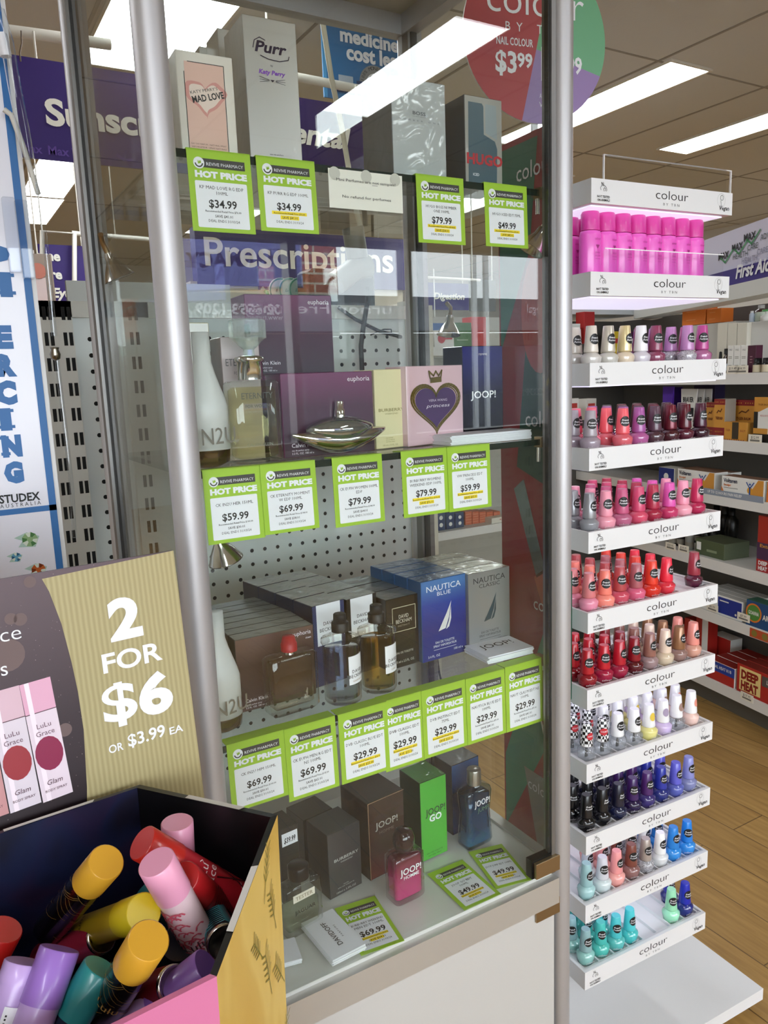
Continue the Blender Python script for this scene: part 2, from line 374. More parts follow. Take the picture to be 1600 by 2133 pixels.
# halogen spot lamps inside the showcase
def spot(p, aim, label):
    t = thing('spot_lamp', label, 'lamp', p, 'halogen spot lamps in the showcase')
    t.rotation_euler = Vector(aim).to_track_quat('-Z', 'Y').to_euler()
    m = MB(); m.lathe([(.006, .03), (.008, .018), (.016, .006), (.022, -.006), (.023, -.007), (.021, -.005), (.01, .01)], CHROME, 18, cap0=False, cap1=False); m.build('reflector', t)
    m = MB(); m.lathe([(.0225, -.0066), (.0225, -.006)], CLEAR, 18); m.build('lens', t)
    m = MB(); m.tube([(0, 0, .028), (0, 0, .045), (.01, 0, .055)], .004, GOLDM); m.build('holder', t)
spot(at(467, 1157, .06), (.3, .1, -1), 'small halogen spot lamp by the left post under the second shelf')
spot(at(1108, 512, .05), (-.5, .2, -.8), 'small halogen spot lamp by the right post under the top shelf')
spot(at(245, 570, .3), (.4, 0, -1), 'small halogen spot lamp between the two left posts')
spot(at(935, 690, .36), (-.2, -.1, -1), 'small halogen spot lamp at the back above the dark boxes')
# ------------------------------------------------------------------ price tickets
GREEN = M('9fc62c', .55, coat=.15); BANNER = M('3c3b39', .6); YEL = M('ffe21a', .6)
def ticket_mesh(w, h, name, price, was, save, hl, fold=0, split=None):
    m = MB(); m.box(0, w, -h, 0, -.0006, 0, GREEN)
    if fold: m.box(0, w, -.0006, .0006, -fold, 0, GREEN)
    X = lambda f: f * w
    Y = lambda f: -f * h
    m.rect(X(.2), X(.9), Y(.215), Y(.105), .0003, BANNER)
    m.disc(X(.175), Y(.165), .085 * w, .0005, WPAPER, 20); m.ring(X(.175), Y(.165), .066 * w, .02 * w, .0007, BANNER, 12, a0=185, a1=355)
    for a in (-.3, .25, .8): m.poly([(X(.165), Y(.18)), (X(.165) + .05 * w * math.sin(a), Y(.18) + .06 * w), (X(.19) + .03 * w * math.sin(a), Y(.165))], .0008, GREEN)
    m.text('REVIVE PHARMACY', X(.29), Y(.19), .042 * h, WPAPER, z=.0006, al='L', w=.58 * w, res=1)
    m.text('HOT PRICE', X(.1), Y(.335), .075 * h, WPAPER, z=.0006, al='L', w=.82 * w, bold=2.2)
    r = .02 * w; pts = []
    for cx_, cy_, a0 in ((X(.91) - r, Y(.38) - r, 0), (X(.09) + r, Y(.38) - r, 90), (X(.09) + r, Y(.95) + r, 180), (X(.91) - r, Y(.95) + r, 270)):
        for k in range(4): a = R(a0 + 30 * k); pts.append((cx_ + r * math.cos(a), cy_ + r * math.sin(a)))
    m.poly(pts, .0003, WPAPER)
    n = name.split('|')
    for i, s in enumerate(n): m.text(s, X(.5), Y((.475 if len(n) > 1 else .5) + .065 * i), .043 * h, INK, z=.0006, maxw=.76 * w, res=1)
    m.text(price, X(.5), Y(.7), .1 * h, INK, z=.0006, bold=.7, maxw=.6 * w)
    if hl: m.rect(X(.2), X(.8), Y(.765), Y(.72), .0004, YEL); m.rect(X(.34), X(.66), Y(.83), Y(.775), .0004, YEL)
    m.text('Recommended Retail Price ' + was, X(.5), Y(.757), .025 * h, INK, z=.0006, maxw=.6 * w, bold=.5, res=1)
    m.text('SAVE ' + save, X(.5), Y(.82), .034 * h, INK, z=.0006, bold=.4, res=1, maxw=.5 * w)
    m.text('DEAL ENDS 31/03/24', X(.5), Y(.88), .034 * h, INK, z=.0006, res=1, maxw=.6 * w); return m
def hang(si, tl, tr, bl, name, price, was, save, hl, label, sway=0, fold=.022):
    Yt = .0285 - .0012 * (1 + hang.n % 3); hang.n += 1; z = SH[si] + .0055
    a, b, c = at(*tl, Yt), at(*tr, Yt), at(*bl, Yt)
    w = b.x - a.x; h = z - c.z
    o = ticket_mesh(w, h, name, price, was, save, hl, fold).build('price_ticket', label=label, cat='price ticket', group='green price tickets')
    yaw = math.atan2(0, 1); d = Vector((c.x - a.x, -sway, -h))
    o.matrix_world = frame((a.x, Yt, z), (1, 0, (b.z - a.z) * .0), -d)
    return o
hang.n = 0
tk = 'green and white HOT PRICE ticket '
hang(0, (388, 319), (521, 335), (405, 482), 'KP MAD LOVE RG EDP|100ML', '$34.99', '$76.00', '$41.01', 0, tk + 'at $34.99, leftmost on the top shelf', .004)
hang(0, (533, 336), (655, 347), (548, 482), 'KP PURR RG EDP 100ML', '$34.99', '$76.00', '$41.01', 1, tk + 'at $34.99 under the tall silver box', .004)
hang(0, (866, 369), (965, 378), (878, 506), 'HUGO BOSS NUMBER|ONE 100ML', '$79.99', '$114.00', '$34.01', 1, tk + 'at $79.99 under the big grey box', .003)
hang(0, (1008, 382), (1097, 391), (1022, 514), 'HUGO ICED EDT 75ML', '$49.99', '$92.00', '$42.01', 1, tk + 'at $49.99, rightmost on the top shelf', .003)
hang(1, (421, 985), (541, 973), (441, 1134), 'CK IN2U HER 150ML', '$59.99', '$100.00', '$30.01', 0, tk + 'at $59.99, leftmost on the second shelf', .004)
hang(1, (541, 973), (656, 963), (553, 1114), 'CK ETERNITY MOMENT|W EDP 100ML', '$69.99', '$108.00', '$38.01', 0, tk + 'at $69.99 under the tall stoppered bottle', .004)
hang(1, (691, 960), (795, 951), (706, 1098), 'CK EUPH WOMEN 100ML|EDP', '$79.99', '$144.00', '$64.01', 0, tk + 'at $79.99 under the almond shaped bottle', .003)
hang(1, (835, 949), (931, 942), (848, 1078), 'BURBURRY WOMENS|WEEKEND EDP 100ML', '$79.99', '$156.00', '$76.01', 1, tk + 'at $79.99 under the cream box', .003)
hang(1, (931, 942), (1020, 934), (941, 1066), 'VW PRINCESS EDT|100ML', '$59.99', '$95.00', '$35.01', 1, tk + 'at $59.99 under the pink heart box', .003)
hang(2, (472, 1560), (592, 1532), (485, 1690), 'CK IN2U HIM 150ML', '$69.99', '$100.00', '$30.01', 0, tk + 'at $69.99, leftmost on the third shelf', .004)
hang(2, (592, 1532), (698, 1500), (603, 1668), 'CK EUPH MEN RG EDT|NS 100ML', '$69.99', '$135.00', '$65.01', 0, tk + 'at $69.99, second along the third shelf', .004)
hang(2, (704, 1496), (806, 1470), (715, 1632), 'DVB CLASSIC BLUE EDT|100ML', '$29.99', '$54.99', '$25.00', 1, tk + 'at $29.99 under the clear black-capped bottle', .003)
hang(2, (797, 1476), (880, 1448), (812, 1604), 'DVB CLASSIC EDT|100ML', '$29.99', '$54.99', '$25.00', 1, tk + 'at $29.99 under the amber bottle', .0035)
hang(2, (878, 1451), (970, 1424), (889, 1578), 'DVB INSTINCT EDT|75ML', '$29.99', '$54.99', '$25.00', 1, tk + 'at $29.99 under the black framed box', .003)
hang(2, (970, 1424), (1051, 1404), (979, 1549), 'NAUTICA BLUE EDT|100ML', '$29.99', '$71.00', '$41.01', 0, tk + 'at $29.99 under the bright blue box', .003)
hang(2, (1052, 1403), (1130, 1383), (1062, 1522), 'NAUT CLAS M EDT NS|100ML', '$29.99', '$71.00', '$41.01', 0, tk + 'at $29.99, rightmost on the third shelf', .003)
def lying(tl, tr, fl, name, price, was, save, label):
    a, b, c = atZ(*tl, .002), atZ(*tr, .002), atZ(*fl, .002)
    o = ticket_mesh((b - a).length, (c - a).length, name, price, was, save, 1).build('price_ticket', label=label, cat='price ticket', group='green price tickets')
    o.matrix_world = frame((a.x, a.y, .0025), b - a, a - c)
lying((697, 1893), (781, 1866), (766, 1986), 'BURBURRY WEEKEND|MEN EDT 100ML', '$69.99', '$134.00', '$64.01', 'green price ticket at $69.99 lying on the cabinet floor beside white cards')
lying((890, 1821), (963, 1791), (966, 1897), 'JOOP GO EDT|100ML', '$49.99', '$69.00', '$19.01', 'green price ticket at $49.99 lying flat in front of the green box')
lying((976, 1775), (1045, 1758), (1052, 1846), 'JOOP JUMP EDT 100ML', '$49.99', '$65.00', '$15.01', 'green price ticket at $49.99 lying flat beside the gold hinge')
a, b, c = at(682, 350, .026), at(836, 366, .026), at(684, 432, .026)
m = MB(); w, h = b.x - a.x, a.z - c.z; m.box(0, w, -h, 0, -.0004, 0, M('efebe0', .6))
m.text('Mini Perfumes are not samples!', w / 2, -.3 * h, .075 * h, INK, z=.0005, w=.8 * w); m.text('No refund for perfumes', w / 2, -.72 * h, .075 * h, INK, z=.0005, w=.66 * w)
m.rect(w * .575, w * .65, -.345 * h, -.335 * h, .0005, INK)
for x in (.08, .5, .9): m.disc(x * w, -.12 * h, .008, .0003, M('c9c6bb', .5), 14)
o = m.build('paper_notice', label='white paper notice reading Mini Perfumes are not samples taped to the top shelf', cat='notice'); o.matrix_world = frame((a.x, .0245, a.z), (1, 0, 0), (0, 0, 1))
# ------------------------------------------------------------------ card stacks
def cards(pts, z, n, th, label, art):
    """pts: back-left, back-right, front-right, front-left pixels on the shelf at height z"""
    a, b, c, d = (atZ(*p, z) for p in pts); m = MB()
    w, h = ((b - a).length + (c - d).length) / 2, ((a - d).length + (b - c).length) / 2
    for k in range(n):
        j = [random.uniform(-.0012, .0012) for _ in range(3)] if k < n - 1 else (0, 0, 0)
        m.box(j[0], w + j[0], j[1] - h, j[1], k * th, k * th + th * .88, WPAPER, Matrix.Rotation(j[2] * 14, 4, 'Z'))
    art(m, w, h, n * th); o = m.build('card_stack', label=label, cat='cards', group='white brand card stacks')
    o.matrix_world = frame((a.x, a.y, z), b - a, a - d)
def joopcard(m, w, h, z): m.text('JOOP!', w * .5, -h * .55, h * .2, INK, z=z); m.text('FRAGRANCES', w * .5, -h * .72, h * .06, INK, z=z, w=w * .33)
cards(((1060, 1337), (1106, 1358), (1017, 1385), (967, 1356)), SH[2] + .006, 9, .0013, 'stack of white cards on the third shelf in front of the silver box', lambda m, w, h, z: joopcard(m, w, h, z) if 0 else m.text('JOOP!', 0, 0, .26 * w, INK, Matrix.Translation((w * .5, -h * .5, z)) @ Matrix.Rotation(R(90), 4, 'Z')))
def dav(m, w, h, z):
    Z = Matrix.Translation((w * .5, -h * .5, z)) @ Matrix.Rotation(R(90), 4, 'Z')
    m.text('DAVIDOFF', 0, -.002, w * .15, INK, Z, w=h * .58); m.text('PARFUMS', 0, -.2 * w, w * .05, INK, Z, w=h * .3, sp=1)
cards(((628, 1933), (687, 1905), (745, 1985), (668, 2022)), .004, 6, .0014, 'stack of white lettered cards at the front of the cabinet floor', dav)
cards(((560, 1975), (615, 1960), (640, 1996), (590, 2020)), .004, 5, .0014, 'white card stack mostly behind the yellow side of the bin', lambda m, w, h, z: None)
m = MB(); xa = at(945, 920, .045).x; rnd = random.Random(4)
for k in range(9): j = rnd.uniform(-.002, .002); m.box(j, .565 - xa + j * .5, rnd.uniform(0, .002), .055, k * .0016, k * .0016 + .0014, WPAPER)
o = m.build('card_stack', label='stack of white leaflets on the right end of the second shelf', cat='cards', group='white brand card stacks'); o.location = (xa, .05, SH[1] + .0045)
# ------------------------------------------------------------------ perfume boxes
def pbox(label, Lp, Rp, Tp, Y, yaw, z, d, front, side, art=None, top=None, n=1, gap=.0015, group=None, cat='perfume box', name='perfume_box', back=None, h=None):
    """box whose front-left edge passes pixel Lp at depth Y, right edge Rp, top-left pixel Tp; n boxes deep, each its own thing"""
    a = at(*Lp, Y); u = Vector((math.cos(R(yaw)), math.sin(R(yaw)), 0)); nn = Vector((u.y, -u.x, 0))
    b = onP(*Rp, a, nn); w = (b - a).dot(u); h = h or at(*Tp, Y).z - z
    def mesh(full):
        m = MB(); m.cbox(0, w, 0, d, 0, h, side, .0008, front=front, top=top or side)
        if full and art: art(m, w, h, FRONT)
        return m
    for k in range(n):
        lb = label if n == 1 else label + ', ' + (['frontmost', 'second', 'third', 'fourth', 'fifth', 'sixth', 'seventh', 'eighth'][k]) + ' of its row'
        if k <= 1: proto = mesh(k == 0).build(name, label=lb, cat=cat, group=group)
        else: proto = proto.copy(); C.objects.link(proto); proto['label'] = lb
        p = a - nn * (d + gap) * k
        proto.matrix_world = frame((p.x, p.y, z), u, (-nn.x, -nn.y, 0)); first = proto if k == 0 else first
    return first
def film(c, rough=.35, metal=0, cr=.5): return M(c, rough, metal, coat=.35 if cr < .6 else 1, crinkle=cr)
z1, z2, z3 = (s + .005 for s in SH)
# top shelf
def madlove(m, w, h, X):
    m.rect(.14 * w, .82 * w, .02 * h, .9 * h, .0002, M('dcb4a4', .5), X)
    def heart(k, mat, z):
        pts = []
        for i in range(48):
            t = 2 * math.pi * i / 48; wv = 1 + .05 * math.sin(9 * t) * (k > .9)
            pts.append((.48 * w + .0185 * w * k * wv * 16 * math.sin(t) ** 3, .58 * h + .0098 * h * k * wv * (13 * math.cos(t) - 5 * math.cos(2 * t) - 2 * math.cos(3 * t) - math.cos(4 * t))))
        m.poly(pts, z, mat, X)
    heart(1.25, M('cf8f86', .5), .0003); heart(1.0, M('e4cfc2', .5), .0004)
    for q in ((.13, .02, .13, .8), (.83, .02, .83, .9), (.2, .9, .83, .9)): m.stroke([(q[0] * w, q[1] * h), (q[2] * w, q[3] * h)], .012 * w, .0004, INK, X)
    T = X @ Matrix.Translation((.5 * w, .58 * h, 0)) @ Matrix.Rotation(R(14), 4, 'Z')
    m.text('KATY PERRY\u2019S', -.02 * w, .05 * h, .03 * h, INK, T, z=.0006, w=.5 * w); m.text('MAD LOVE', .02 * w, -.035 * h, .065 * h, INK, T, z=.0006, w=.58 * w, bold=1)
    for s, y, c in (('EAU DE PARFUM - NATURAL SPRAY', .105, .016), ('VAPORISATEUR - SPRAY NATURALE', .075, .016), ('100 mL e 3.3 FL. OZ.', .035, .022)): m.text(s, .48 * w, y * h, c * h, M('6b4a44', .6), X, z=.0005, w=.62 * w, res=1)
pbox('white and blush perfume box with a pale heart, leftmost on the top shelf', (380, 318), (497, 330), (346, 98), .05, -2, z1, .04, film('ded6cb'), film('d8d2c8'), madlove)
SILV = M('c4c2bc', .3, metal=.85, coat=.6, crinkle=.35)
def purr(m, w, h, X):
    V = M('2c2038', .3, metal=.5); P = M('8a52c0', .3, metal=.4)
    m.text('Purr', .5 * w, .77 * h, .075 * h, V, X, it=1, bold=1, w=.6 * w)
    m.stroke([(.17 * w, .79 * h), (.2 * w, .84 * h), (.3 * w, .865 * h), (.4 * w, .85 * h)], .014 * w, .0005, V, X)
    m.stroke([(.3 * w, .745 * h), (.45 * w, .727 * h), (.65 * w, .722 * h), (.82 * w, .74 * h), (.84 * w, .765 * h)], .014 * w, .0005, V, X)
    m.text('by', .5 * w, .68 * h, .014 * h, V, X); m.text('Katy Perry', .5 * w, .625 * h, .03 * h, P, X, it=1, bold=1.2, w=.5 * w)
    for s in (-1, 1):
        for k in (-1, 0, 1): m.stroke([(.5 * w + s * .06 * w, .585 * h + k * .004 * h), (.5 * w + s * .24 * w, .585 * h + k * .018 * h)], .006 * w, .0005, V, X)
    m.poly([(.46 * w, .59 * h), (.54 * w, .59 * h), (.5 * w, .575 * h)], .0005, V, X)
    m.text('eau de parfum', .5 * w, .075 * h, .011 * h, V, X, w=.26 * w); m.text('vaporisateur - natural spray', .5 * w, .05 * h, .011 * h, V, X, w=.5 * w)
pbox('tall silver perfume box with purple script on the top shelf', (522, 330), (631, 345), (500, 27), .06, -2, z1, .07, SILV, SILV, purr)
pbox('plain silver perfume box behind the tall silver script box, nearer the left post', (470, 326), (520, 330), (466, 60), .16, -2, z1, .05, SILV, SILV)
pbox('second plain silver box standing behind the blush heart box', (430, 320), (475, 325), (428, 98), .21, -2, z1, .05, SILV, SILV)
def boss(m, w, h, X):
    g = M('53565a', .5); m.text('BOSS', .5 * w, .655 * h, .035 * h, g, X, bold=.8, w=.24 * w); m.text('HUGO BOSS', .5 * w, .635 * h, .008 * h, g, X, w=.24 * w)
    m.text('NUMBER ONE', .5 * w, .59 * h, .016 * h, g, X, sp=3, w=.74 * w); m.text('EAU DE TOILETTE', .5 * w, .045 * h, .011 * h, g, X, w=.36 * w); m.text('NATURAL SPRAY - VAPORISATEUR', .5 * w, .02 * h, .011 * h, g, X, w=.68 * w)
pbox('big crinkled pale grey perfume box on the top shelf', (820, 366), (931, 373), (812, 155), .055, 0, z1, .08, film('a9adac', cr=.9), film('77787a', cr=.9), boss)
def hugo(m, w, h, X):
    s = M('3b5560', .3, coat=.6)
    m.poly([(.08 * w, .02 * h), (.84 * w, .02 * h), (.86 * w, .46 * h), (.8 * w, .54 * h), (.5 * w, .6 * h), (.5 * w, .9 * h), (.46 * w, .93 * h), (.1 * w, .93 * h)], .0002, s, X)
    m.poly([(.55 * w, .62 * h), (.86 * w, .56 * h), (.84 * w, .93 * h), (.55 * w, .93 * h)], .0002, M('8d979a', .3), X)
    m.text('HUGO', .52 * w, .27 * h, .115 * h, M('b3242c', .5), X, z=.0005, bold=1.4, w=.96 * w); m.text('ICED', .28 * w, .14 * h, .03 * h, WPAPER, X, z=.0005, bold=.6)
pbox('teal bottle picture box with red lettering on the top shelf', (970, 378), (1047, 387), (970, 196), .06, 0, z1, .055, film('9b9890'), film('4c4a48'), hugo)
# second shelf
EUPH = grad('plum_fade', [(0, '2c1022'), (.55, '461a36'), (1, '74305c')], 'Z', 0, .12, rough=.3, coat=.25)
EUPT = M('6c2c54', .3, coat=.25)
def euph(sub, c='e8dfe6'):
    def f(m, w, h, X):
        m.text('euphoria', .965 * w, .885 * h, .062 * h, M(c, .4), X, al='R', w=.25 * w)
        if sub == 'men': m.text('men', .965 * w, .82 * h, .035 * h, M(c, .4), X, al='R')
        m.text('Calvin Klein', .08 * w, .12 * h, .05 * h, M(c, .4), X, al='L', w=.28 * w); m.text('eau de parfum spray', .08 * w, .075 * h, .02 * h, M(c, .4), X, al='L'); m.text('3.3 FL. OZ. 100 ml e', .08 * w, .035 * h, .025 * h, M(c, .4), X, al='L')
    return f
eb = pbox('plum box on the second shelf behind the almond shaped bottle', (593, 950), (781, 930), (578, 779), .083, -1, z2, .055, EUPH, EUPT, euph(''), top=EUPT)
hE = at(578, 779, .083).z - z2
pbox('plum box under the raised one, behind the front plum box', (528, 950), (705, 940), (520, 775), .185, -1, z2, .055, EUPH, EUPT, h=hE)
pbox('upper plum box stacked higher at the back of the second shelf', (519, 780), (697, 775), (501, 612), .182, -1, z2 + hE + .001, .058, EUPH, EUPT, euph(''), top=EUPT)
def etern(m, w, h, X):
    g = M('5f5a5a', .5); m.text('ETERNITY', .5 * w, .77 * h, .06 * h, g, X, w=.8 * w); m.text('FOR WOMEN', .55 * w, .7 * h, .025 * h, g, X, w=.5 * w)
pbox('pale mauve box behind the tall clear bottle', (475, 940), (553, 935), (458, 702), .11, -3, z2, .05, film('b9a9a8'), film('a3908f'), etern)
pbox('grey silver box behind the white bottle on the second shelf', (392, 960), (455, 955), (385, 672), .12, 0, z2, .05, film('b6b4aa', .3, .5), film('c2b070', .4))
def burb(m, w, h, X):
    g = M('8a8048', .5); m.text('BURBERRY', .5 * w, .47 * h, .04 * h, g, X, w=.8 * w, bold=.4); m.text('WEEKEND', .5 * w, .43 * h, .02 * h, g, X, w=.42 * w)
    for i, s in enumerate(('FOR WOMEN', 'EAU DE PARFUM', 'NATURAL SPRAY')): m.text(s, .3 * w, (.125 - .025 * i) * h, .014 * h, g, X, al='L')
    m.text('100 ml e 3.3 FL. OZ.', .2 * w, .03 * h, .022 * h, g, X, al='L')
CREAM = film('ddd3a4', cr=.3)
pbox('cream perfume box beside the pink heart box', (785, 940), (850, 934), (779, 770), .092, 7, z2, .05, CREAM, CREAM, burb)
def princess(m, w, h, X):
    g = M('b9a257', .25, metal=.9); p = M('4a2f5c', .4)
    def H(k, ox=0, oy=0, tw=0): return [(.5 * w + ox + k * .0265 * w * (16 * math.sin(t) ** 3 + tw * math.cos(t)), .5 * h + oy + k * .0212 * h * (13 * math.cos(t) - 5 * math.cos(2 * t) - 2 * math.cos(3 * t) - math.cos(4 * t))) for t in [2 * math.pi * i / 60 for i in range(61)]]
    m.poly(H(.86)[:-1], .0003, p, X)
    for k, ox, oy in ((.9, 0, 0), (.95, .004 * w, .003 * h), (1.0, -.006 * w, 0), (.98, .006 * w, .01 * h), (1.04, 0, .004 * h)): m.stroke(H(k, ox, oy), .016 * w, .0005 + k * .0002, g, X)
    c = (.5 * w, .78 * h); m.poly([(c[0] - .1 * w, c[1]), (c[0] + .1 * w, c[1] + .01 * h), (c[0] + .1 * w, c[1] + .08 * h), (c[0] - .1 * w, c[1] + .07 * h)], .0012, g, X)
    m.stroke([(c[0] - .1 * w, c[1] + .06 * h), (c[0] - .12 * w, c[1] + .15 * h), (c[0] - .04 * w, c[1] + .09 * h), (c[0], c[1] + .15 * h), (c[0] + .05 * w, c[1] + .09 * h), (c[0] + .11 * w, c[1] + .16 * h), (c[0] + .09 * w, c[1] + .07 * h)], .022 * w, .0012, g, X)
    m.text('VERA WANG', .53 * w, .545 * h, .032 * h, M('d8c8d8', .4), X, z=.001, w=.33 * w); m.text('princess', .53 * w, .47 * h, .045 * h, M('e6dce6', .4), X, z=.001, it=1, w=.42 * w)
    m.text('EAU DE TOILETTE', .5 * w, .11 * h, .01 * h, M('a9788a', .4), X, w=.26 * w)
pbox('pale pink box with a gold crowned heart on the second shelf', (851, 933), (966, 917), (847, 763), .087, 12, z2, .045, M('dcb8c0', .4, coat=.6), M('cfabb3', .4, coat=.6), princess)
def femme(m, w, h, X):
    m.text('JOOP!', .5 * w, .44 * h, .08 * h, WPAPER, X, bold=.5, w=.62 * w); m.text('FEMME', .5 * w, .9 * h, .022 * h, M('c9c3d8', .5), X, w=.2 * w)
    m.text('EAU DE TOILETTE', .5 * w, .05 * h, .025 * h, M('b9a878', .5), X, w=.52 * w); m.text('NATURAL SPRAY', .5 * w, .015 * h, .018 * h, M('b9a878', .5), X, w=.38 * w)
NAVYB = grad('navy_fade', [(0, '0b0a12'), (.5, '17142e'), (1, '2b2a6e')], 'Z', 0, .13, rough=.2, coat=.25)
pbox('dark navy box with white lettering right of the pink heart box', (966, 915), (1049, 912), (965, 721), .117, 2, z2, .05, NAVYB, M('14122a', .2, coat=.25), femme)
DKB = film('16181c', .25)
pbox('black box with a bright green stripe in the dark row at the back', (910, 900), (930, 900), (908, 725), .26, 0, z2, .05, film('47c86a'), DKB, h=.105)
for q, nm in ((((821, 890), (858, 890)), 'leftmost, shortest'), (((862, 890), (906, 890)), 'second from the left'), (((934, 890), (962, 890)), 'right of the green stripe')):
    pbox('dark wrapped box in the row behind the pink heart box, ' + nm, q[0], q[1], (0, 0), .27, 0, z2, .05, DKB, DKB, h=.098 + .003 * (q[0][0] - 821) / 40, group='dark boxes at the back of the second shelf')
# third shelf
def ck2(m, w, h, X): m.text('IN2U', .3 * w, .1 * h, .3 * w, M('3f74b8', .4), X @ Matrix.Translation((.9 * w, .35 * h, 0)) @ Matrix.Rotation(R(90), 4, 'Z'), bold=.6)
pbox('silver box with blue sideways lettering behind the white bottle, third shelf', (412, 1400), (478, 1440), (400, 1240), .12, 0, z3, .05, film('b9bcc0', .3, .5), film('8c8f92'), ck2, h=.145)
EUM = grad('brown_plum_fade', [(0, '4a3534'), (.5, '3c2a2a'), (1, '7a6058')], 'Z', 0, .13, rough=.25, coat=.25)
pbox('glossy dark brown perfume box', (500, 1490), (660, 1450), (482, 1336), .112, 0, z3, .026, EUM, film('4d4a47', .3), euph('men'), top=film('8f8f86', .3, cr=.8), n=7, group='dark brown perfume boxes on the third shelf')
def dvb(sub):
    def f(m, w, h, X):
        m.rect(.12 * w, .86 * w, .5 * h, h * .999, .0003, WPAPER, X); m.text('DAVID', .5 * w, .74 * h, .045 * h, INK, X, z=.0006, w=.36 * w, sp=0); m.text('BECKHAM', .5 * w, .665 * h, .045 * h, INK, X, z=.0006, w=.6 * w)
        m.text(sub, .5 * w, .59 * h, .025 * h, M('9a7a4a', .5), X, z=.0006, w=.55 * w if len(sub) > 8 else .36 * w)
    return f
def herr(c1, c2, nm):
    def fn(N, L): t = tex(N, L, 'Wave', 160, rot=(0, R(45), 0)); return ramp(N, L, t.outputs['Fac'], [(.4, c1), (.6, c2)])
    return nodemat(nm, fn, .4, coat=.25)
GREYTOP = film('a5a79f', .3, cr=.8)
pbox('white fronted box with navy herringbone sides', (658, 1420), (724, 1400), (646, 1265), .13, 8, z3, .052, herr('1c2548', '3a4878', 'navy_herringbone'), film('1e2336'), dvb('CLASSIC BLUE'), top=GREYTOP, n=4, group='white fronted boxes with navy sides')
pbox('white fronted box with black sides', (729, 1410), (790, 1390), (722, 1250), .14, 8, z3, .052, film('1c1b1a'), film('1a1918'), dvb('CLASSIC'), top=GREYTOP, n=4, group='white fronted boxes with black sides')
def inst(m, w, h, X):
    m.ring(0, 0, 1, 0, 0, INK, 2) if 0 else None
    for a, b in (((.18, .52), (.84, .52)), ((.84, .52), (.84, .86)), ((.84, .86), (.18, .86)), ((.18, .86), (.18, .52))): m.stroke([(a[0] * w, a[1] * h), (b[0] * w, b[1] * h)], .014 * w, .0005, M('cfc6a8', .4), X)
    s = M('c9c4b4', .4); m.text('DAVID', .5 * w, .7 * h, .055 * h, s, X, w=.28 * w); m.text('BECKHAM', .5 * w, .635 * h, .055 * h, s, X, w=.45 * w); m.text('INSTINCT', .5 * w, .585 * h, .025 * h, M('8a8472', .4), X, w=.34 * w)
    m.text('EAU DE TOILETTE', .5 * w, .2 * h, .03 * h, s, X, w=.5 * w); m.text('75 ml e 2.5 FL. OZ.', .5 * w, .07 * h, .035 * h, s, X, w=.55 * w)
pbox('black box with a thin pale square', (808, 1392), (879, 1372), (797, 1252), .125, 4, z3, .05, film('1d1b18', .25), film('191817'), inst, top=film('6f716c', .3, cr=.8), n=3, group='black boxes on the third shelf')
def naut(sub, c, c2):
    def f(m, w, h, X):
        t = M(c, .35); m.text('NAUTICA', .5 * w, .86 * h, .075 * h, t, X, w=.76 * w); m.text(sub, .5 * w, .795 * h, .05 * h, t, X, w=.3 * w if sub == 'BLUE' else .5 * w)
        S = M(c2, .3, metal=.3)
        m.poly([(.36 * w, .35 * h), (.45 * w, .45 * h), (.55 * w, .56 * h), (.66 * w, .7 * h), (.6 * w, .5 * h), (.52 * w, .37 * h)], .0004, S, X)
        m.poly([(.53 * w, .355 * h), (.6 * w, .46 * h), (.65 * w, .63 * h), (.65 * w, .48 * h), (.6 * w, .38 * h)], .0004, S, X)
        m.text('EAU DE TOILETTE', .5 * w, .2 * h, .03 * h, t, X, w=.42 * w); m.text('SPRAY VAPORISATEUR', .5 * w, .155 * h, .03 * h, t, X, w=.52 * w); m.stroke([(.25 * w, .125 * h), (.75 * w, .125 * h)], .006 * w, .0004, t, X)
        m.text('3.4 FL. OZ', .12 * w, .04 * h, .03 * h, t, X, al='L'); m.text('100 ml e', .9 * w, .07 * h, .03 * h, t, X, al='R')
    return f
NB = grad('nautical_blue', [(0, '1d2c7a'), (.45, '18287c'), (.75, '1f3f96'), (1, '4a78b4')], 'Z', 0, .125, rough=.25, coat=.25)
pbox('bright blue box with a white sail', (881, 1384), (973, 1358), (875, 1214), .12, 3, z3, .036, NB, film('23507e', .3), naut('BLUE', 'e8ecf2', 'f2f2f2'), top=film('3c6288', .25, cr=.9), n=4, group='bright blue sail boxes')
NS = M('b4b6b8', .3, metal=.6, coat=.25)
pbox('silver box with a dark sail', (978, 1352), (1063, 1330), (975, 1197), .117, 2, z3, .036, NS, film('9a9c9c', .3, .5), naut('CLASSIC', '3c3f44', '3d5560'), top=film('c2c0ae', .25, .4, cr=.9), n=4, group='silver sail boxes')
# cabinet floor
zb = .003
def bw(m, w, h, X):
    s = M('b8b8b4', .4); m.text('BURBERRY', .55 * w, .54 * h, .045 * h, s, X, bold=.6, w=.75 * w); m.text('WEEKEND', .55 * w, .495 * h, .022 * h, s, X, w=.38 * w)
    m.text('FOR MEN', .5 * w, .14 * h, .016 * h, s, X); m.text('EAU DE TOILETTE', .5 * w, .11 * h, .016 * h, s, X, w=.5 * w); m.text('100ml e 3.3FL.OZ', .5 * w, .04 * h, .03 * h, s, X, w=.6 * w)
GB = M('3c3b3c', .3, coat=.2); 
pbox('dark grey lettered box on the cabinet floor, frontmost', (688, 1873), (755, 1848), (680, 1742), .137, 8, zb, .06, GB, M('2f2e2e', .3, coat=.2), bw, top=film('3a3a38', .3, cr=.3))
pbox('dark grey wrapped box behind the dark grey lettered box', (640, 1845), (700, 1820), (638, 1708), .215, 8, zb, .055, GB, M('2f2e2e', .3, coat=.2), top=film('3a3a38', .3, cr=.3))
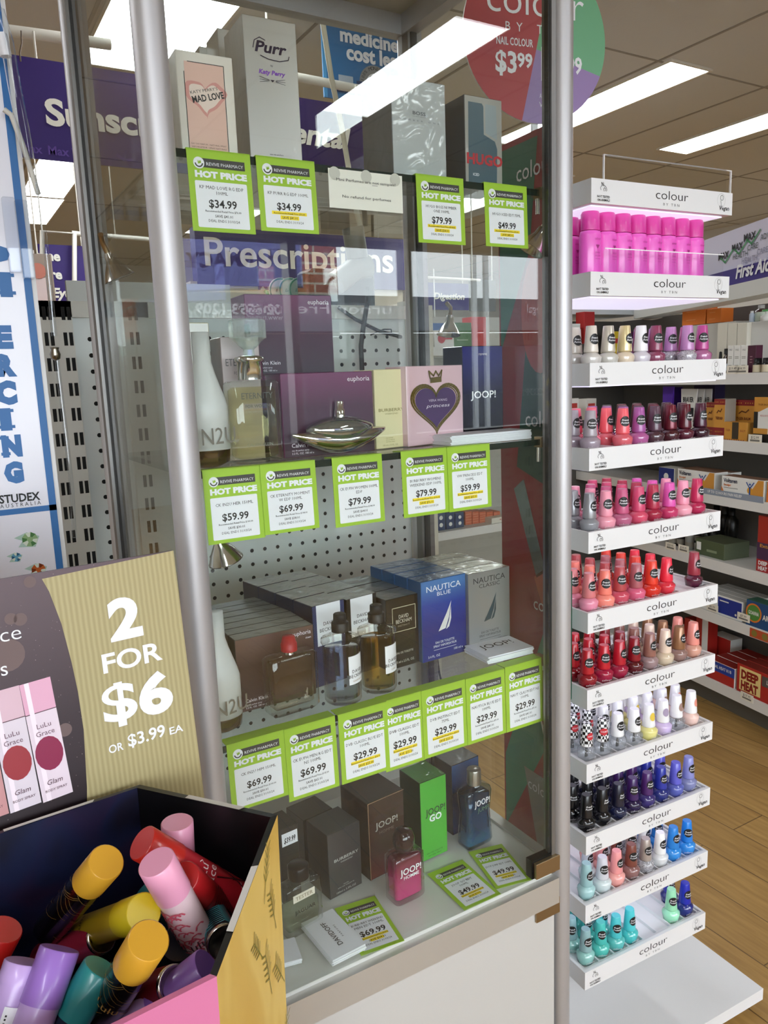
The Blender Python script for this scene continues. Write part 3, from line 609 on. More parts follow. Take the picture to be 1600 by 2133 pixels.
def p39(m, w, h, X): m.rect(.12 * w, .95 * w, .76 * h, .93 * h, .0004, WPAPER, X); m.text('$39.99', .53 * w, .8 * h, .07 * h, INK, X, z=.0007, it=1, bold=.8, w=.62 * w)
pbox('black box with a $39.99 sticker behind the tester bottle', (588, 1840), (627, 1830), (588, 1728), .17, 6, zb, .05, film('1d1c1b'), film('191817'), p39)
def jhb(m, w, h, X):
    s = M('b9b7ad', .4); m.text('JOOP!', .5 * w, .63 * h, .085 * h, s, X, w=.62 * w, bold=.4); m.text('HOMME', .5 * w, .55 * h, .04 * h, M('6f5a50', .4), X, w=.4 * w)
    for a, b in (((.015, .0), (.015, .995)), ((.015, .995), (1, .995))): m.stroke([(a[0] * w, a[1] * h), (b[0] * w, b[1] * h)], .012 * w, .0004, M('b08a6a', .4), X)
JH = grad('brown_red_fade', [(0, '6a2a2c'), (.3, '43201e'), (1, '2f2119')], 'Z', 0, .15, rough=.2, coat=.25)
pbox('dark brown copper-edged box behind the pink bottle', (772, 1837), (846, 1812), (764, 1676), .143, 6, zb, .08, JH, M('2a1e18', .2, coat=.25), jhb)
def jgo(m, w, h, X): m.text('JOOP!', .56 * w, .56 * h, .085 * h, M('2c3c34', .4), X, w=.74 * w, bold=.4); m.text('GO', .56 * w, .47 * h, .085 * h, WPAPER, X, bold=1); m.text('EAU DE TOILETTE', .5 * w, .07 * h, .02 * h, M('1c5c1c', .5), X, w=.6 * w); m.text('NATURAL SPRAY', .5 * w, .035 * h, .02 * h, M('1c5c1c', .5), X, w=.5 * w)
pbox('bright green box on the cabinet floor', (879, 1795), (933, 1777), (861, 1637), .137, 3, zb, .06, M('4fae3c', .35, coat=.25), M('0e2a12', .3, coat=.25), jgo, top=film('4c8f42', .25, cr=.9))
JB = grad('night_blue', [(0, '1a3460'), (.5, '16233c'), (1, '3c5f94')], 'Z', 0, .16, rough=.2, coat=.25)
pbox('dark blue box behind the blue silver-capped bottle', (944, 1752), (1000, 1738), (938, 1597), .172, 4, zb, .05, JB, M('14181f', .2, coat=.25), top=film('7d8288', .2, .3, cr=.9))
# ------------------------------------------------------------------ perfume bottles
BG = GLASS('f8faf8', .06)
def bottle(label, px, z, Y=None):
    p = atZ(*px, z) if Y is None else at(*px, Y); return thing('perfume_bottle', label, 'perfume bottle', (p.x, p.y, z))
def squ(w, d, z0, z1, mat, sq=6, ch=.004, n=32, top=None): return MB().lathe([(.0001, z0), (1 - ch / w, z0), (1, z0 + ch), (1, z1 - ch), (1 - ch / w, z1), (.0001, z1)], mat, n, sx=w, sy=d, sq=sq, cap0=False, cap1=False)
# eternity
t = bottle('tall clear bottle with faceted crystal stopper, second shelf', (533, 958), z2, .075); 
m = squ(.033, .019, 0, .105, BG); m.text('ETERNITY', 0, .082, .008, M('4a4a42', .4), FRONT, z=.0195, w=.042); m.text('FOR WOMEN', 0, .071, .004, M('4a4a42', .4), FRONT, z=.0195); m.text('CALVIN KLEIN', 0, .022, .004, M('77755f', .4), FRONT, z=.0195); m.build('glass_body', t)
squ(.0285, .0145, .006, .097, GLASS('f8f5e2', .0), 6).build('perfume', t)
m = MB().lathe([(.0165, .106), (.0165, .128), (.019, .129), (.019, .134), (.013, .136)], CHROME, 24); m.build('collar', t)
m = MB().lathe([(.008, .134), (.007, .144), (.012, .148), (.017, .154), (.0235, .158), (.0235, .18), (.019, .182)], GLASS('f2faf6', .16, 0, .2), 8, sx=1.05, sy=.62, smooth=False); m.lathe([(.004, .162), (.004, .175)], M('1e4a3c', .3), 12); m.build('stopper', t)
# almond shaped silver bottle
t = bottle('almond shaped silver and glass bottle with sprayer, second shelf', (712, 946), z2, .075); t.rotation_euler.z = R(4)
prof = [(-.075 + .15 * i / 24) for i in range(25)]
def lens(k, z0, zt, zb_, dep, mat):
    m = MB(); vs = []; fs = []
    for i, x in enumerate(prof):
        s = (1 - (x / .075) ** 2); tp, bt = z0 + zt * s ** .9 * k + .01 * (1 - s) , z0 - zb_ * s ** 1.2 * k + .006 * (1 - s)
        for j in range(12): a = 2 * math.pi * j / 12; vs.append((x * k, dep * (s ** .6) * math.cos(a) * k + 1e-5 * math.cos(a), (tp + bt) / 2 + (tp - bt) / 2 * math.sin(a)))
        if i:
            for j in range(12): a, b = (i - 1) * 12 + j, (i - 1) * 12 + (j + 1) % 12; fs.append((a, b, b + 12, a + 12))
    return m.add(vs, fs, mat, True)
m = MB(); vs = []; fs = []
lens(1, .0225, .014, .021, .016, M('d5d2c8', .1, metal=1)).build('metal_shell', t)
lens(.72, .0275, .035, .019, .0285, M('a9a8a0', .06, metal=.9, coat=.25)).build('glass_centre', t)
m = MB().lathe([(.0075, .05), (.0075, .062), (.0062, .063), (.0062, .072), (.0055, .073)], CHROME, 20); m.build('sprayer', t)
# white bottles at the left post
def in2u(label, px, z, Y, txt):
    t = bottle(label, px, z, Y); m = MB().lathe([(.0001, .022), (.0275, .022), (.0275, .075), (.025, .085), (.015, .115), (.011, .13), (.011, .165), (.0001, .165)], M('cfd0cc', .35), 28, sy=.8)
    X = FRONT @ Matrix.Rotation(R(18), 4, 'Y'); m.text('N2U', 0, .03, .021, M('7c7468', .4), X, z=.0235, w=.05); m.text(txt, .026, .03, .005, M('9a968c', .4), X, z=.0235); m.build('white_shell', t)
    MB().lathe([(.0001, 0), (.012, 0), (.026, .007), (.0275, .022), (.0275, .0225), (.0001, .0225)], GLASS('b9a27c', .1), 28, sy=.8).build('glass_base', t)
in2u('white flask bottle with clear bottom beside the left post, second shelf', (437, 968), z2, .06, 'her')
in2u('white flask bottle half hidden by the left post, third shelf', (465, 1512), z3, .075, 'him')
# red capped square bottle
t = bottle('square clear bottle with a red cap in front of the dark brown boxes', (610, 1478), z3, .082); t.rotation_euler.z = R(5)
squ(.0375, .015, 0, .083, BG, 9, .004).build('glass_body', t); squ(.031, .0095, .008, .078, GLASS('f6efe8', .0), 9, .002).build('perfume', t)
m = MB().lathe([(.008, .083), (.008, .088)], CHROME, 16); m.lathe([(.0115, .0875), (.0115, .098), (.0105, .099), (.0085, .108), (.0001, .109)], M('a51c24', .45), 22); m.build('cap', t)
# two black-capped round bottles
def dvbb(label, px, Y, liq, sub):
    t = bottle(label, px, z3, Y); t.rotation_euler.z = R(-14)
    m = MB().lathe([(.0001, 0), (.0255, 0), (.027, .003), (.027, .085), (.029, .088), (.0285, .093), (.02, .097), (.012, .1), (.011, .106)], BG, 32, cap0=False, cap1=False); m.build('glass_body', t)
    MB().lathe([(.0001, .007), (.0245, .007), (.0245, .079), (.0001, .079)], GLASS(liq, .0), 28).build('perfume', t)
    m = MB().lathe([(.0125, .103), (.0125, .116), (.0115, .117), (.0095, .117), (.009, .128), (.008, .129), (.0001, .127)], M('141415', .5), 24); m.build('cap', t)
    m = MB(); n = 8; vs = []; r = .0274
    for i in range(n + 1): a = R(-90 + 40 + (-32 + 64 * i / n) ); vs += [(r * math.cos(a), r * math.sin(a), .03), (r * math.cos(a), r * math.sin(a), .072)]
    m.add(vs, [(2 * i, 2 * i + 2, 2 * i + 3, 2 * i + 1) for i in range(n)], WPAPER, True)
    X = Matrix.Rotation(R(40), 4, 'Z') @ FRONT
    for s, y, h_ in (('DAVID', .047, .005), ('BECKHAM', .04, .005), (sub, .034, .0022)):
        vs2, fs2, a_, b_ = glyphs(s, .3, 0, 1); k = h_ / CAP
        pts = [((p - (a_ + b_) / 2) * k, q * k + y) for p, q in vs2]
        m.add([(math.sin(p / r) * (r + .0003), q, math.cos(p / r) * (r + .0003)) for p, q in pts], fs2, INK if h_ > .003 else M('a07a4a', .5), X=X)
    m.build('paper_label', t)
dvbb('clear blue-grey bottle with black cap and white label', (716, 1462), .072, 'dfe3ee', 'CLASSIC BLUE')
dvbb('amber bottle with black cap and white label', (790, 1438), .078, 'e6cf98', 'CLASSIC')
# tester bottle
t = bottle('flat clear TESTER bottle with dark cap beside the black box', (627, 1906), zb, .105); t.rotation_euler.z = R(8)
m = squ(.0325, .014, 0, .082, BG, 8, .005); m.text('JAGUAR', 0, .038, .006, INK, FRONT, z=.0145, w=.036); m.build('glass_body', t)
m = squ(.028, .01, .008, .05, GLASS('f2f5ec', .0), 8, .003); m.build('perfume', t)
m = MB(); m.rect(-.02, .018, .058, .07, .0148, M('e9e2cf', .6), FRONT); m.text('TESTER', -.001, .061, .006, M('8a7a58', .5), FRONT, z=.0152, w=.03); m.build('sticker', t)
m = MB().lathe([(.008, .082), (.008, .087)], CHROME, 16); m.lathe([(.016, .087), (.016, .105), (.0145, .107), (.0001, .107)], M('262423', .3, metal=.4), 24); m.build('cap', t)
# pink bottle
t = bottle('pink bottle with round dark cap', (845, 1868), zb, .078); t.rotation_euler.z = R(3)
m = squ(.0285, .017, 0, .083, GLASS('fbf0f4', .06), 8, .005); m.text('JOOP!', 0, .053, .011, WPAPER, FRONT, z=.0175, w=.04, bold=.5); m.text('HOMME', .001, .045, .006, WPAPER, FRONT, z=.0175, w=.029, bold=.4); m.build('glass_body', t)
squ(.0255, .0135, .007, .078, grad('pink_liquid', [(0, 'd03f88'), (.5, 'b0306a'), (1, '4c2028')], 'Z', .005, .08, rough=.1, coat=.5), 8, .004).build('perfume', t)
m = MB().lathe([(.011, .083), (.015, .088), (.0175, .097), (.0175, .106), (.014, .116), (.008, .12), (.0001, .121)], M('301c1c', .12, coat=.25), 24); m.build('cap', t)
# blue bottle
t = bottle('blue bottle with brushed silver cap', (990, 1763), zb, .135); t.rotation_euler.z = R(4)
m = MB().lathe([(.0001, 0), (.92, 0), (1, .006), (.86, .06), (.98, .098), (.9, .106), (.4, .112), (.4, .115)], GLASS('d2e2ee', .06), 32, sx=.03, sy=.017, sq=5, cap0=False, cap1=False)
m.text('JOOP!', .004, .078, .0115, WPAPER, FRONT, z=.0165, w=.035, bold=.5); m.text('JUMP', .006, .066, .0085, M('5f8a70', .4), FRONT, z=.0165, w=.026); m.build('glass_body', t)
MB().lathe([(.0001, .006), (.9, .006), (.78, .06), (.88, .094), (.0001, .096)], grad('blue_liquid', [(0, '5fa3cc'), (.3, '2c5478'), (1, '22384c')], 'Z', .005, .095, rough=.1, coat=.5), 28, sx=.03, sy=.0165, sq=5, cap0=False, cap1=False).build('perfume', t)
m = MB().lathe([(.0125, .113), (.0125, .139), (.0115, .141), (.0001, .1415)], M('b9b5ae', .3, metal=.9), 24); m.build('cap', t)
# ------------------------------------------------------------------ nail polish stand
SYAW = -2.6; TW = .31; TD = .2; TH = .0353
SX0, SY0 = .6436, .005
SU = Vector((math.cos(R(SYAW)), math.sin(R(SYAW)), 0)); SN = Vector((-SU.y, SU.x, 0))
TZ = [1.104, .9698, .8334, .7004, .5661, .4312, .298, .1645, .0308, -.1016, -.2347]     # top of each tray
SM = Matrix(((SU.x, SN.x, 0, SX0), (SU.y, SN.y, 0, SY0), (0, 0, 1, 0), (0, 0, 0, 1)))
STW = M('e9e9ea', .4); LEDM = M('ece9ff', .5, emis=.75)
std = thing('nail_polish_stand', 'white nail polish stand with eleven lit trays beside the showcase', 'display stand'); std.matrix_world = SM
m = MB(); m.box(-.043, .42, -.055, .3, -.437, -.412, STW); m.build('base_plate', std)
for x, y in ((.395, -.03), (.395, .27), (-.02, -.03), (-.02, .27)):
    m = MB(); m.lathe([(.011, FZ), (.011, FZ + .008), (.006, FZ + .01), (.006, -.437)], CHROME, 14, X=Matrix.Translation((x, y, 0))); m.build('foot', std)
m = MB(); m.box(.0, .03, TD, TD + .012, -.412, 1.105, STW); m.build('back_post', std)
# printed side panel facing the showcase
m = MB(); m.box(-.014, -.006, .05, TD + .012, -.412, 1.2, STW)
SX = Matrix.Translation((-.014, 0, 0)) @ LEFT
RD, GR, GD, TL = M('9c2f35', .35), M('3f8a6c', .35), M('22483c', .4), M('c4473a', .35)
pw = -(TD + .012)
m.rect(pw, -.052, -.41, 1.2, .0004, RD, SX)
m.poly([(pw * .98, .86), (pw * .6, 1.02), (pw * .5, 1.19), (pw * .99, 1.19)], .0007, M('2f6a56', .35), SX)
m.poly([(pw * .2, .62), (pw * .78, .66), (pw * .62, .92), (pw * .3, .9)], .0008, GD, SX)
m.disc(-.1, .92, .05, .0009, TL, 24, SX, .1)
m.poly([(pw * .98, .1), (pw * .2, .5), (pw * .1, .5), (pw * .1, .28), (pw * .98, -.05)], .0007, GR, SX)
m.poly([(pw * .4, -.2), (-.052, -.12), (-.052, -.3), (pw * .5, -.34)], .0007, M('7a5a94', .4), SX)
for a, b, mt in (((.16, .62), (.1, .47), M('8f9494', .25, metal=.8)), ((.105, .47), (.075, .4), M('c25a48', .3))):
    m.poly([(-a[0] - .014, a[1]), (-b[0] - .012, b[1]), (-b[0] + .012, b[1] + .015), (-a[0] + .014, a[1] + .02)], .0011, mt, SX)
m.poly([(-.13, .29), (-.09, .17), (-.06, .16), (-.03, .25), (-.07, .34)], .0011, M('e9e6e6', .3), SX); m.poly([(-.125, .28), (-.088, .185), (-.064, .175), (-.04, .25), (-.072, .325)], .0013, M('8f2138', .35), SX)
m.poly([(-.15, .1), (-.11, -.05), (-.085, -.06), (-.08, .1)], .0011, M('9c9488', .35), SX)
for px, py, r_, h_ in ((1092, 888, 0, .028), (1072, 380, -10, .028), (1110, 1268, 35, .024), (1098, 1640, 0, .022)):
    p = SM.inverted() @ atX(px, py, SX0 - .012); m.text('colour', -p.y, p.z, h_, M('e8dce0', .4), SX @ Matrix.Translation((0, 0, 0)), z=.0016, al='L', w=h_ * 3.4)
m.build('side_panel', std)
RAB = [(-.5, -.1), (-.62, .12), (-.52, .36), (-.3, .5), (-.42, .95), (-.22, .8), (-.12, .52), (0, .6), (-.08, .98), (.06, .5), (.34, .46), (.56, .22), (.62, -.12), (.5, -.22)]
def logos(m, w, h, X, k):
    m.text('colour', w * .545, h * .42, h * .4, INK, X, w=w * .232, bold=-.35, res=3) ; m.text('BY TBN', w * .54, h * .16, h * .115, M('6a6a6a', .5), X, sp=1, w=w * .115, res=1)
    T = X @ Matrix.Translation((w * .078, h * .58, 0)) @ Matrix.Scale(w * .033, 4)
    m.stroke(RAB, .07, .0004 / (w * .033), INK, T); m.stroke([(.05, -.25), (-.02, .05), (.14, .24), (.34, .16), (.38, -.06), (.26, -.2)], .07, .0004 / (w * .033), INK, T)
    m.text('NOT TESTED', w * .078, h * .24, h * .095, INK, X, w=w * .082, bold=1, res=1); m.text('ON ANIMALS', w * .078, h * .1, h * .095, INK, X, w=w * .08, bold=1, res=1)
    m.ring(w * .912, h * .62, w * .03, .0003, .0004, M('8c8c8c', .5), 22, X, ry=h * .31)
    m.ring(w * .916, h * .74, w * .013, .0007, .0005, INK, 14, X @ Matrix.Translation((0, 0, 0)), ry=h * .12); m.stroke([(w * .908, h * .6), (w * .915, h * .3)], .0005, .0005, INK, X)
    m.text('Vegan', w * .938, h * .2, h * .2, INK, X, w=w * .075, it=1, bold=.6, res=1)
CURLM = M('dedde0', .4)
def tray(k):
    z = TZ[k]; m = MB(); t = TH
    m.box(0, TW, 0, .006, z - t, z, STW); m.box(0, .005, .006, TD, z - t, z, STW); m.box(TW - .005, TW, .006, TD, z - t, z, STW)
    m.box(.005, TW - .005, .006, TD, z - t, z - .009 if k > 1 else z - .001, STW)
    X = Matrix.Translation((0, 0, z - t)) @ FRONT
    logos(m, TW, t, X, k)
    if k > 1:   # channel ribs between the columns
        for c in range(9): x = .009 + .0365 * c; m.box(x - .0013, x + .0013, .012, TD - .004, z - .009, z - .003, STW)
        m.box(.005, TW - .005, .006, .0115, z - .009, z - .002, STW)
    o = m.build('tray', std)
    l = MB(); l.box(.01, TW - .01, .012, TD - .006, z - t - .002, z - t - .0004, LEDM)
    if k < 10: l.build('light_strip', o)
    if k < 2:
        g = MB(); g.box(.03, TW - .014, .002, .004, z, z + .036, CLEAR); g.rect(.03, TW - .014, z + .0345, z + .036, -.0015, M('f6f6f6', .3), FRONT); g.build('acrylic_guard', o)
        if k == 0:
            e = M('eeeeee', .3); g = MB()
            for q in ((.0, TW - .002, z + .0345, z + .036),): g.box(q[0] + .026, q[1], .0015, .0045, q[2], q[3], e)
            g.box(.026, .0275, .0015, .0045, z, z + .036, e); g.box(TW - .0035, TW - .002, .0015, .0045, z, z + .036, e); g.build('acrylic_edge', o)
for k in range(11): tray(k)
# round price sign on top of the stand
c = at(1116, 80, .35); cr = .153
m = MB(); RDS, GRS, PUS = M('b23a44', .4), M('6faf84', .4), M('9a7fb4', .4)
m.lathe([(cr, -.002), (cr, .002)], M('e8e6e4', .5), 64, X=Matrix.Rotation(R(90), 4, 'X'))
def sector(a0, a1, mat, z): m.poly([(0, -.02)] + [(cr * math.cos(R(a0 + (a1 - a0) * i / 30)), cr * math.sin(R(a0 + (a1 - a0) * i / 30))) for i in range(31)], z, mat, XS)
XS = Matrix.Translation((0, -.002, 0)) @ FRONT
sector(75, 258, RDS, .0004); sector(-22, 75, GRS, .0004); sector(258, 338, PUS, .0004)
XS = XS @ Matrix.Diagonal((1.254, 1.254, 1, 1))
m.text('colour', .0, .03, .045, WPAPER, XS, z=.0012, w=.165, bold=-.2, res=4); m.text('BY TBN', .0, .006, .013, WPAPER, XS, z=.0012, sp=2, w=.105)
m.text('NAIL COLOUR', -.037, -.014, .011, WPAPER, XS, z=.0012, w=.062, bold=.6); m.text('$3', -.052, -.052, .03, WPAPER, XS, z=.0012, bold=1, w=.036); m.text('99', -.02, -.043, .02, WPAPER, XS, z=.0012, bold=1, w=.026)
m.rect(.008, .009, -.06, -.012, .0012, WPAPER, XS); m.text('$4.99', .05, -.045, .024, WPAPER, XS, z=.0012, bold=1, w=.06)
m.text('ANIMAL TESTED FREE', .03, -.085, .007, WPAPER, XS, z=.0012, w=.05); m.text('VEGAN', .022, -.098, .008, WPAPER, XS, z=.0012)
m.box(-.006, .006, .003, .01, -.55, 0, STW)
o = m.build('round_sign', label='round red, green and violet sign reading NAIL COLOUR $3.99 above the nail stand', cat='sign'); o.location = c; o.rotation_euler = (0, 0, R(-12))
# pink bottles on the second tray
PK = M('ee5fc8', .35, coat=.5); PKC = M('d63b9c', .35, coat=.4); PKT = M('b02a80', .5); PKE = M('a3307c', .35)
def remover(first):
    m = MB().lathe([(.0001, 0), (.94, 0), (1, .003), (.97, .062), (.9, .068), (.6, .0695)], PK, 24, sx=.0185, sy=.014, cap1=False)
    X = FRONT @ Matrix.Rotation(R(14), 4, 'Y'); m.text('colour', .002, .054, .0042, PKT, X, z=.0142, w=.012, res=1); m.poly([(.002, .041), (-.0015, .0455), (0, .0475), (.002, .046), (.004, .0475), (.0055, .0455)], .0144, PKE, X)
    m.text('berry', .002, .034, .003, PKT, X, z=.0144, it=1, res=1); m.text('nail polish', .002, .029, .0022, PKT, X, z=.0144, res=1); m.text('remover', .002, .025, .0022, PKT, X, z=.0144, res=1)
    return m
rb = None
pos = [(1228, 0), (1262, 0), (1294, 0), (1328, 0), (1358, 0), (1391, 0), (1425, 0), (1452, 0)]
def dup(o, **kw):
    c_ = o.copy(); C.objects.link(c_)
    for ch in kids(o):
        d = ch.copy(); C.objects.link(d); d.parent = c_; d.matrix_parent_inverse = ch.matrix_parent_inverse
        for g in kids(ch): e = g.copy(); C.objects.link(e); e.parent = d
    for k_, v in kw.items(): c_[k_] = v
    return c_
for i in range(8):
    for row in (0, 1):
        lab = f'bright pink remover bottle, {ORD[i]} from the left in the ' + ('front' if row == 0 else 'rear') + ' row under the light header'
        if rb is None:
            rb = remover(0).build('remover_bottle', label=lab, cat='bottle', group='pink remover bottles on the second tray')
            MB().lathe([(.0155, .0695), (.0155, .094), (.013, .0985), (.0001, .0985)], PKC, 24, sy=.82).build('cap', rb); o = rb
        else: o = dup(rb, label=lab)
        o.matrix_world = SM @ Matrix.Translation((.04 + .0335 * i + .003 * row, .045 + .05 * row, TZ[1] - .001)) @ Matrix.Rotation(R(random.uniform(-12, 2)), 4, 'Z')
# nail polish bottles
STK = M('0d0d0e', .5); 
def smesh(mb): o = mb.build('tmp'); me = o.data; bpy.data.objects.remove(o); return me
DUM = bpy.data.materials.new('slot')
m = MB().lathe([(.0001, 0), (.0125, 0), (.0148, .0025), (.0172, .017), (.0165, .0195), (.0105, .0245), (.0085, .026)], DUM, 20, sy=.92); 
m.text('colour', 0, .0065, .0042, M('d9d4d6', .5), FRONT, z=.0153, w=.017, res=1); m.text('BY TBN', 0, .0035, .0015, M('d9d4d6', .5), FRONT, z=.015, w=.008, res=1); BODY = smesh(m)
m = MB().lathe([(.0001, .0255), (.0114, .0255), (.0116, .0275), (.0083, .066), (.0077, .0668)], DUM, 20); CAPM = smesh(m)
m = MB(); T = FRONT @ Matrix.Translation((0, .046, 0)) @ Matrix.Rotation(R(0), 4, 'X')
def wrap(pts, z0, n): return [(math.sin(x / .0104) * (.0104 - .09 * (y) + n), y + z0, math.cos(x / .0104) * (.0104 - .09 * y + n)) for x, y in pts]
m.add(wrap([(.0082 * math.cos(2 * math.pi * i / 20), .0082 * math.sin(2 * math.pi * i / 20)) for i in range(20)], .046, .0004), [tuple(range(20))], STK, X=FRONT) if 0 else None
vs = [(0, 0)]; fs = []
for rr in (.0042, .0084):
    vs += [(rr * math.cos(2 * math.pi * i / 20), rr * math.sin(2 * math.pi * i / 20)) for i in range(20)]
fs = [(0, 1 + i, 1 + (i + 1) % 20) for i in range(20)] + [(1 + i, 21 + i, 21 + (i + 1) % 20, 1 + (i + 1) % 20) for i in range(20)]
m.add(wrap(vs, .046, .0003), fs, STK, True, X=FRONT)
for s, y, w_ in (('French', .0005, .012), ('Formula', -.0038, .0135)):
    gv, gf, ga, gb = glyphs(s, .8, 1, 1); k = w_ / (gb - ga); m.add(wrap([((p - (ga + gb) / 2) * k, q * k + y) for p, q in gv], .046, .0006), gf, WPAPER, X=FRONT)
STICK = smesh(m)
m = MB(); m.add(wrap([(x * .9, y * .75) for x, y in vs], .045, .0003), fs, M('c92a35', .5), True, X=FRONT); gv, gf, ga, gb = glyphs('COAT', .8, 0, 1); m.add(wrap([((p - (ga + gb) / 2) * .0042, q * .004 - .001) for p, q in gv], .045, .0006), gf, WPAPER, X=FRONT); STICKR = smesh(m)
STICKC = {}
def plainstick(c):
    if c not in STICKC: m = MB(); m.add(wrap([(x * .7, y * (1 if y < 0 else 1.3) * .8) for x, y in vs], .045, .0003), fs, M(c, .5), True, X=FRONT); STICKC[c] = smesh(m)
    return STICKC[c]
def checkf(N, L):
    c = tex(N, L, 'Checker', 1, 'Object', stretch=(190, 190, 190)); c.inputs[1].default_value = lin('f2f2f2'); c.inputs[2].default_value = lin('0c0c0c'); return c.outputs[0]
CHK = nodemat('checker_cap', checkf, .4)
GLIT = {}
def glitter(c):
    def fn(N, L): t = tex(N, L, 'Voronoi', 1400); return ramp(N, L, t.outputs['Color'], [(0, '5d585c'), (.5, c), (1, 'f4f0f4')])
    return nodemat('glitter_' + c, fn, .25, coat=1)
BRUSH = smesh(MB().lathe([(.0001, .004), (.004, .004), (.0025, .02), (.0001, .022)], M('151515', .5), 10, sy=.4))
NAMES = {}
def polish(tr, col, row, cap, body, cname, style='', yaw=None, tilt=None):
    nm = {2: 'third', 3: 'fourth', 4: 'fifth', 5: 'sixth', 6: 'seventh', 7: 'eighth', 8: 'ninth', 9: 'tenth', 10: 'lowest'}[tr]
    lab = f'{cname} polish, {ORD[col]} column from left, ' + ('front' if row == 0 else ORD[row]) + f' row of the {nm} tray'
    o = bpy.data.objects.new('nail_polish', BODY); C.objects.link(o); tag(o, lab, 'nail polish', f'nail polishes on the {nm} tray')
    o.material_slots[0].link = 'OBJECT'; o.material_slots[0].material = body
    c_ = bpy.data.objects.new('cap', CAPM); C.objects.link(c_); c_.parent = o; c_.material_slots[0].link = 'OBJECT'; c_.material_slots[0].material = cap
    s = bpy.data.objects.new('sticker', STICKR if style == 'check' else plainstick(style) if style and style != 'clear' else STICK); C.objects.link(s); s.parent = c_
    if style: b = bpy.data.objects.new('brush', BRUSH); C.objects.link(b); b.parent = o
    yaw = random.choice((-28, -18, -6, 6, 14)) + random.uniform(-6, 6) if yaw is None else yaw
    x = .009 + .0365 * (col + .5) + random.uniform(-.0012, .0012); y = .0285 + .0375 * row + random.uniform(-.001, .002)
    o.matrix_world = SM @ Matrix.Translation((x, y, TZ[tr] - .0088)) @ Matrix.Rotation(R(yaw), 4, 'Z')
    return o
def cpm(c, met=0): return M(c, .3, metal=met, coat=.3)
def bdm(c): return glitter(c[1:]) if c[0] == '*' else M(c, .18, coat=1)
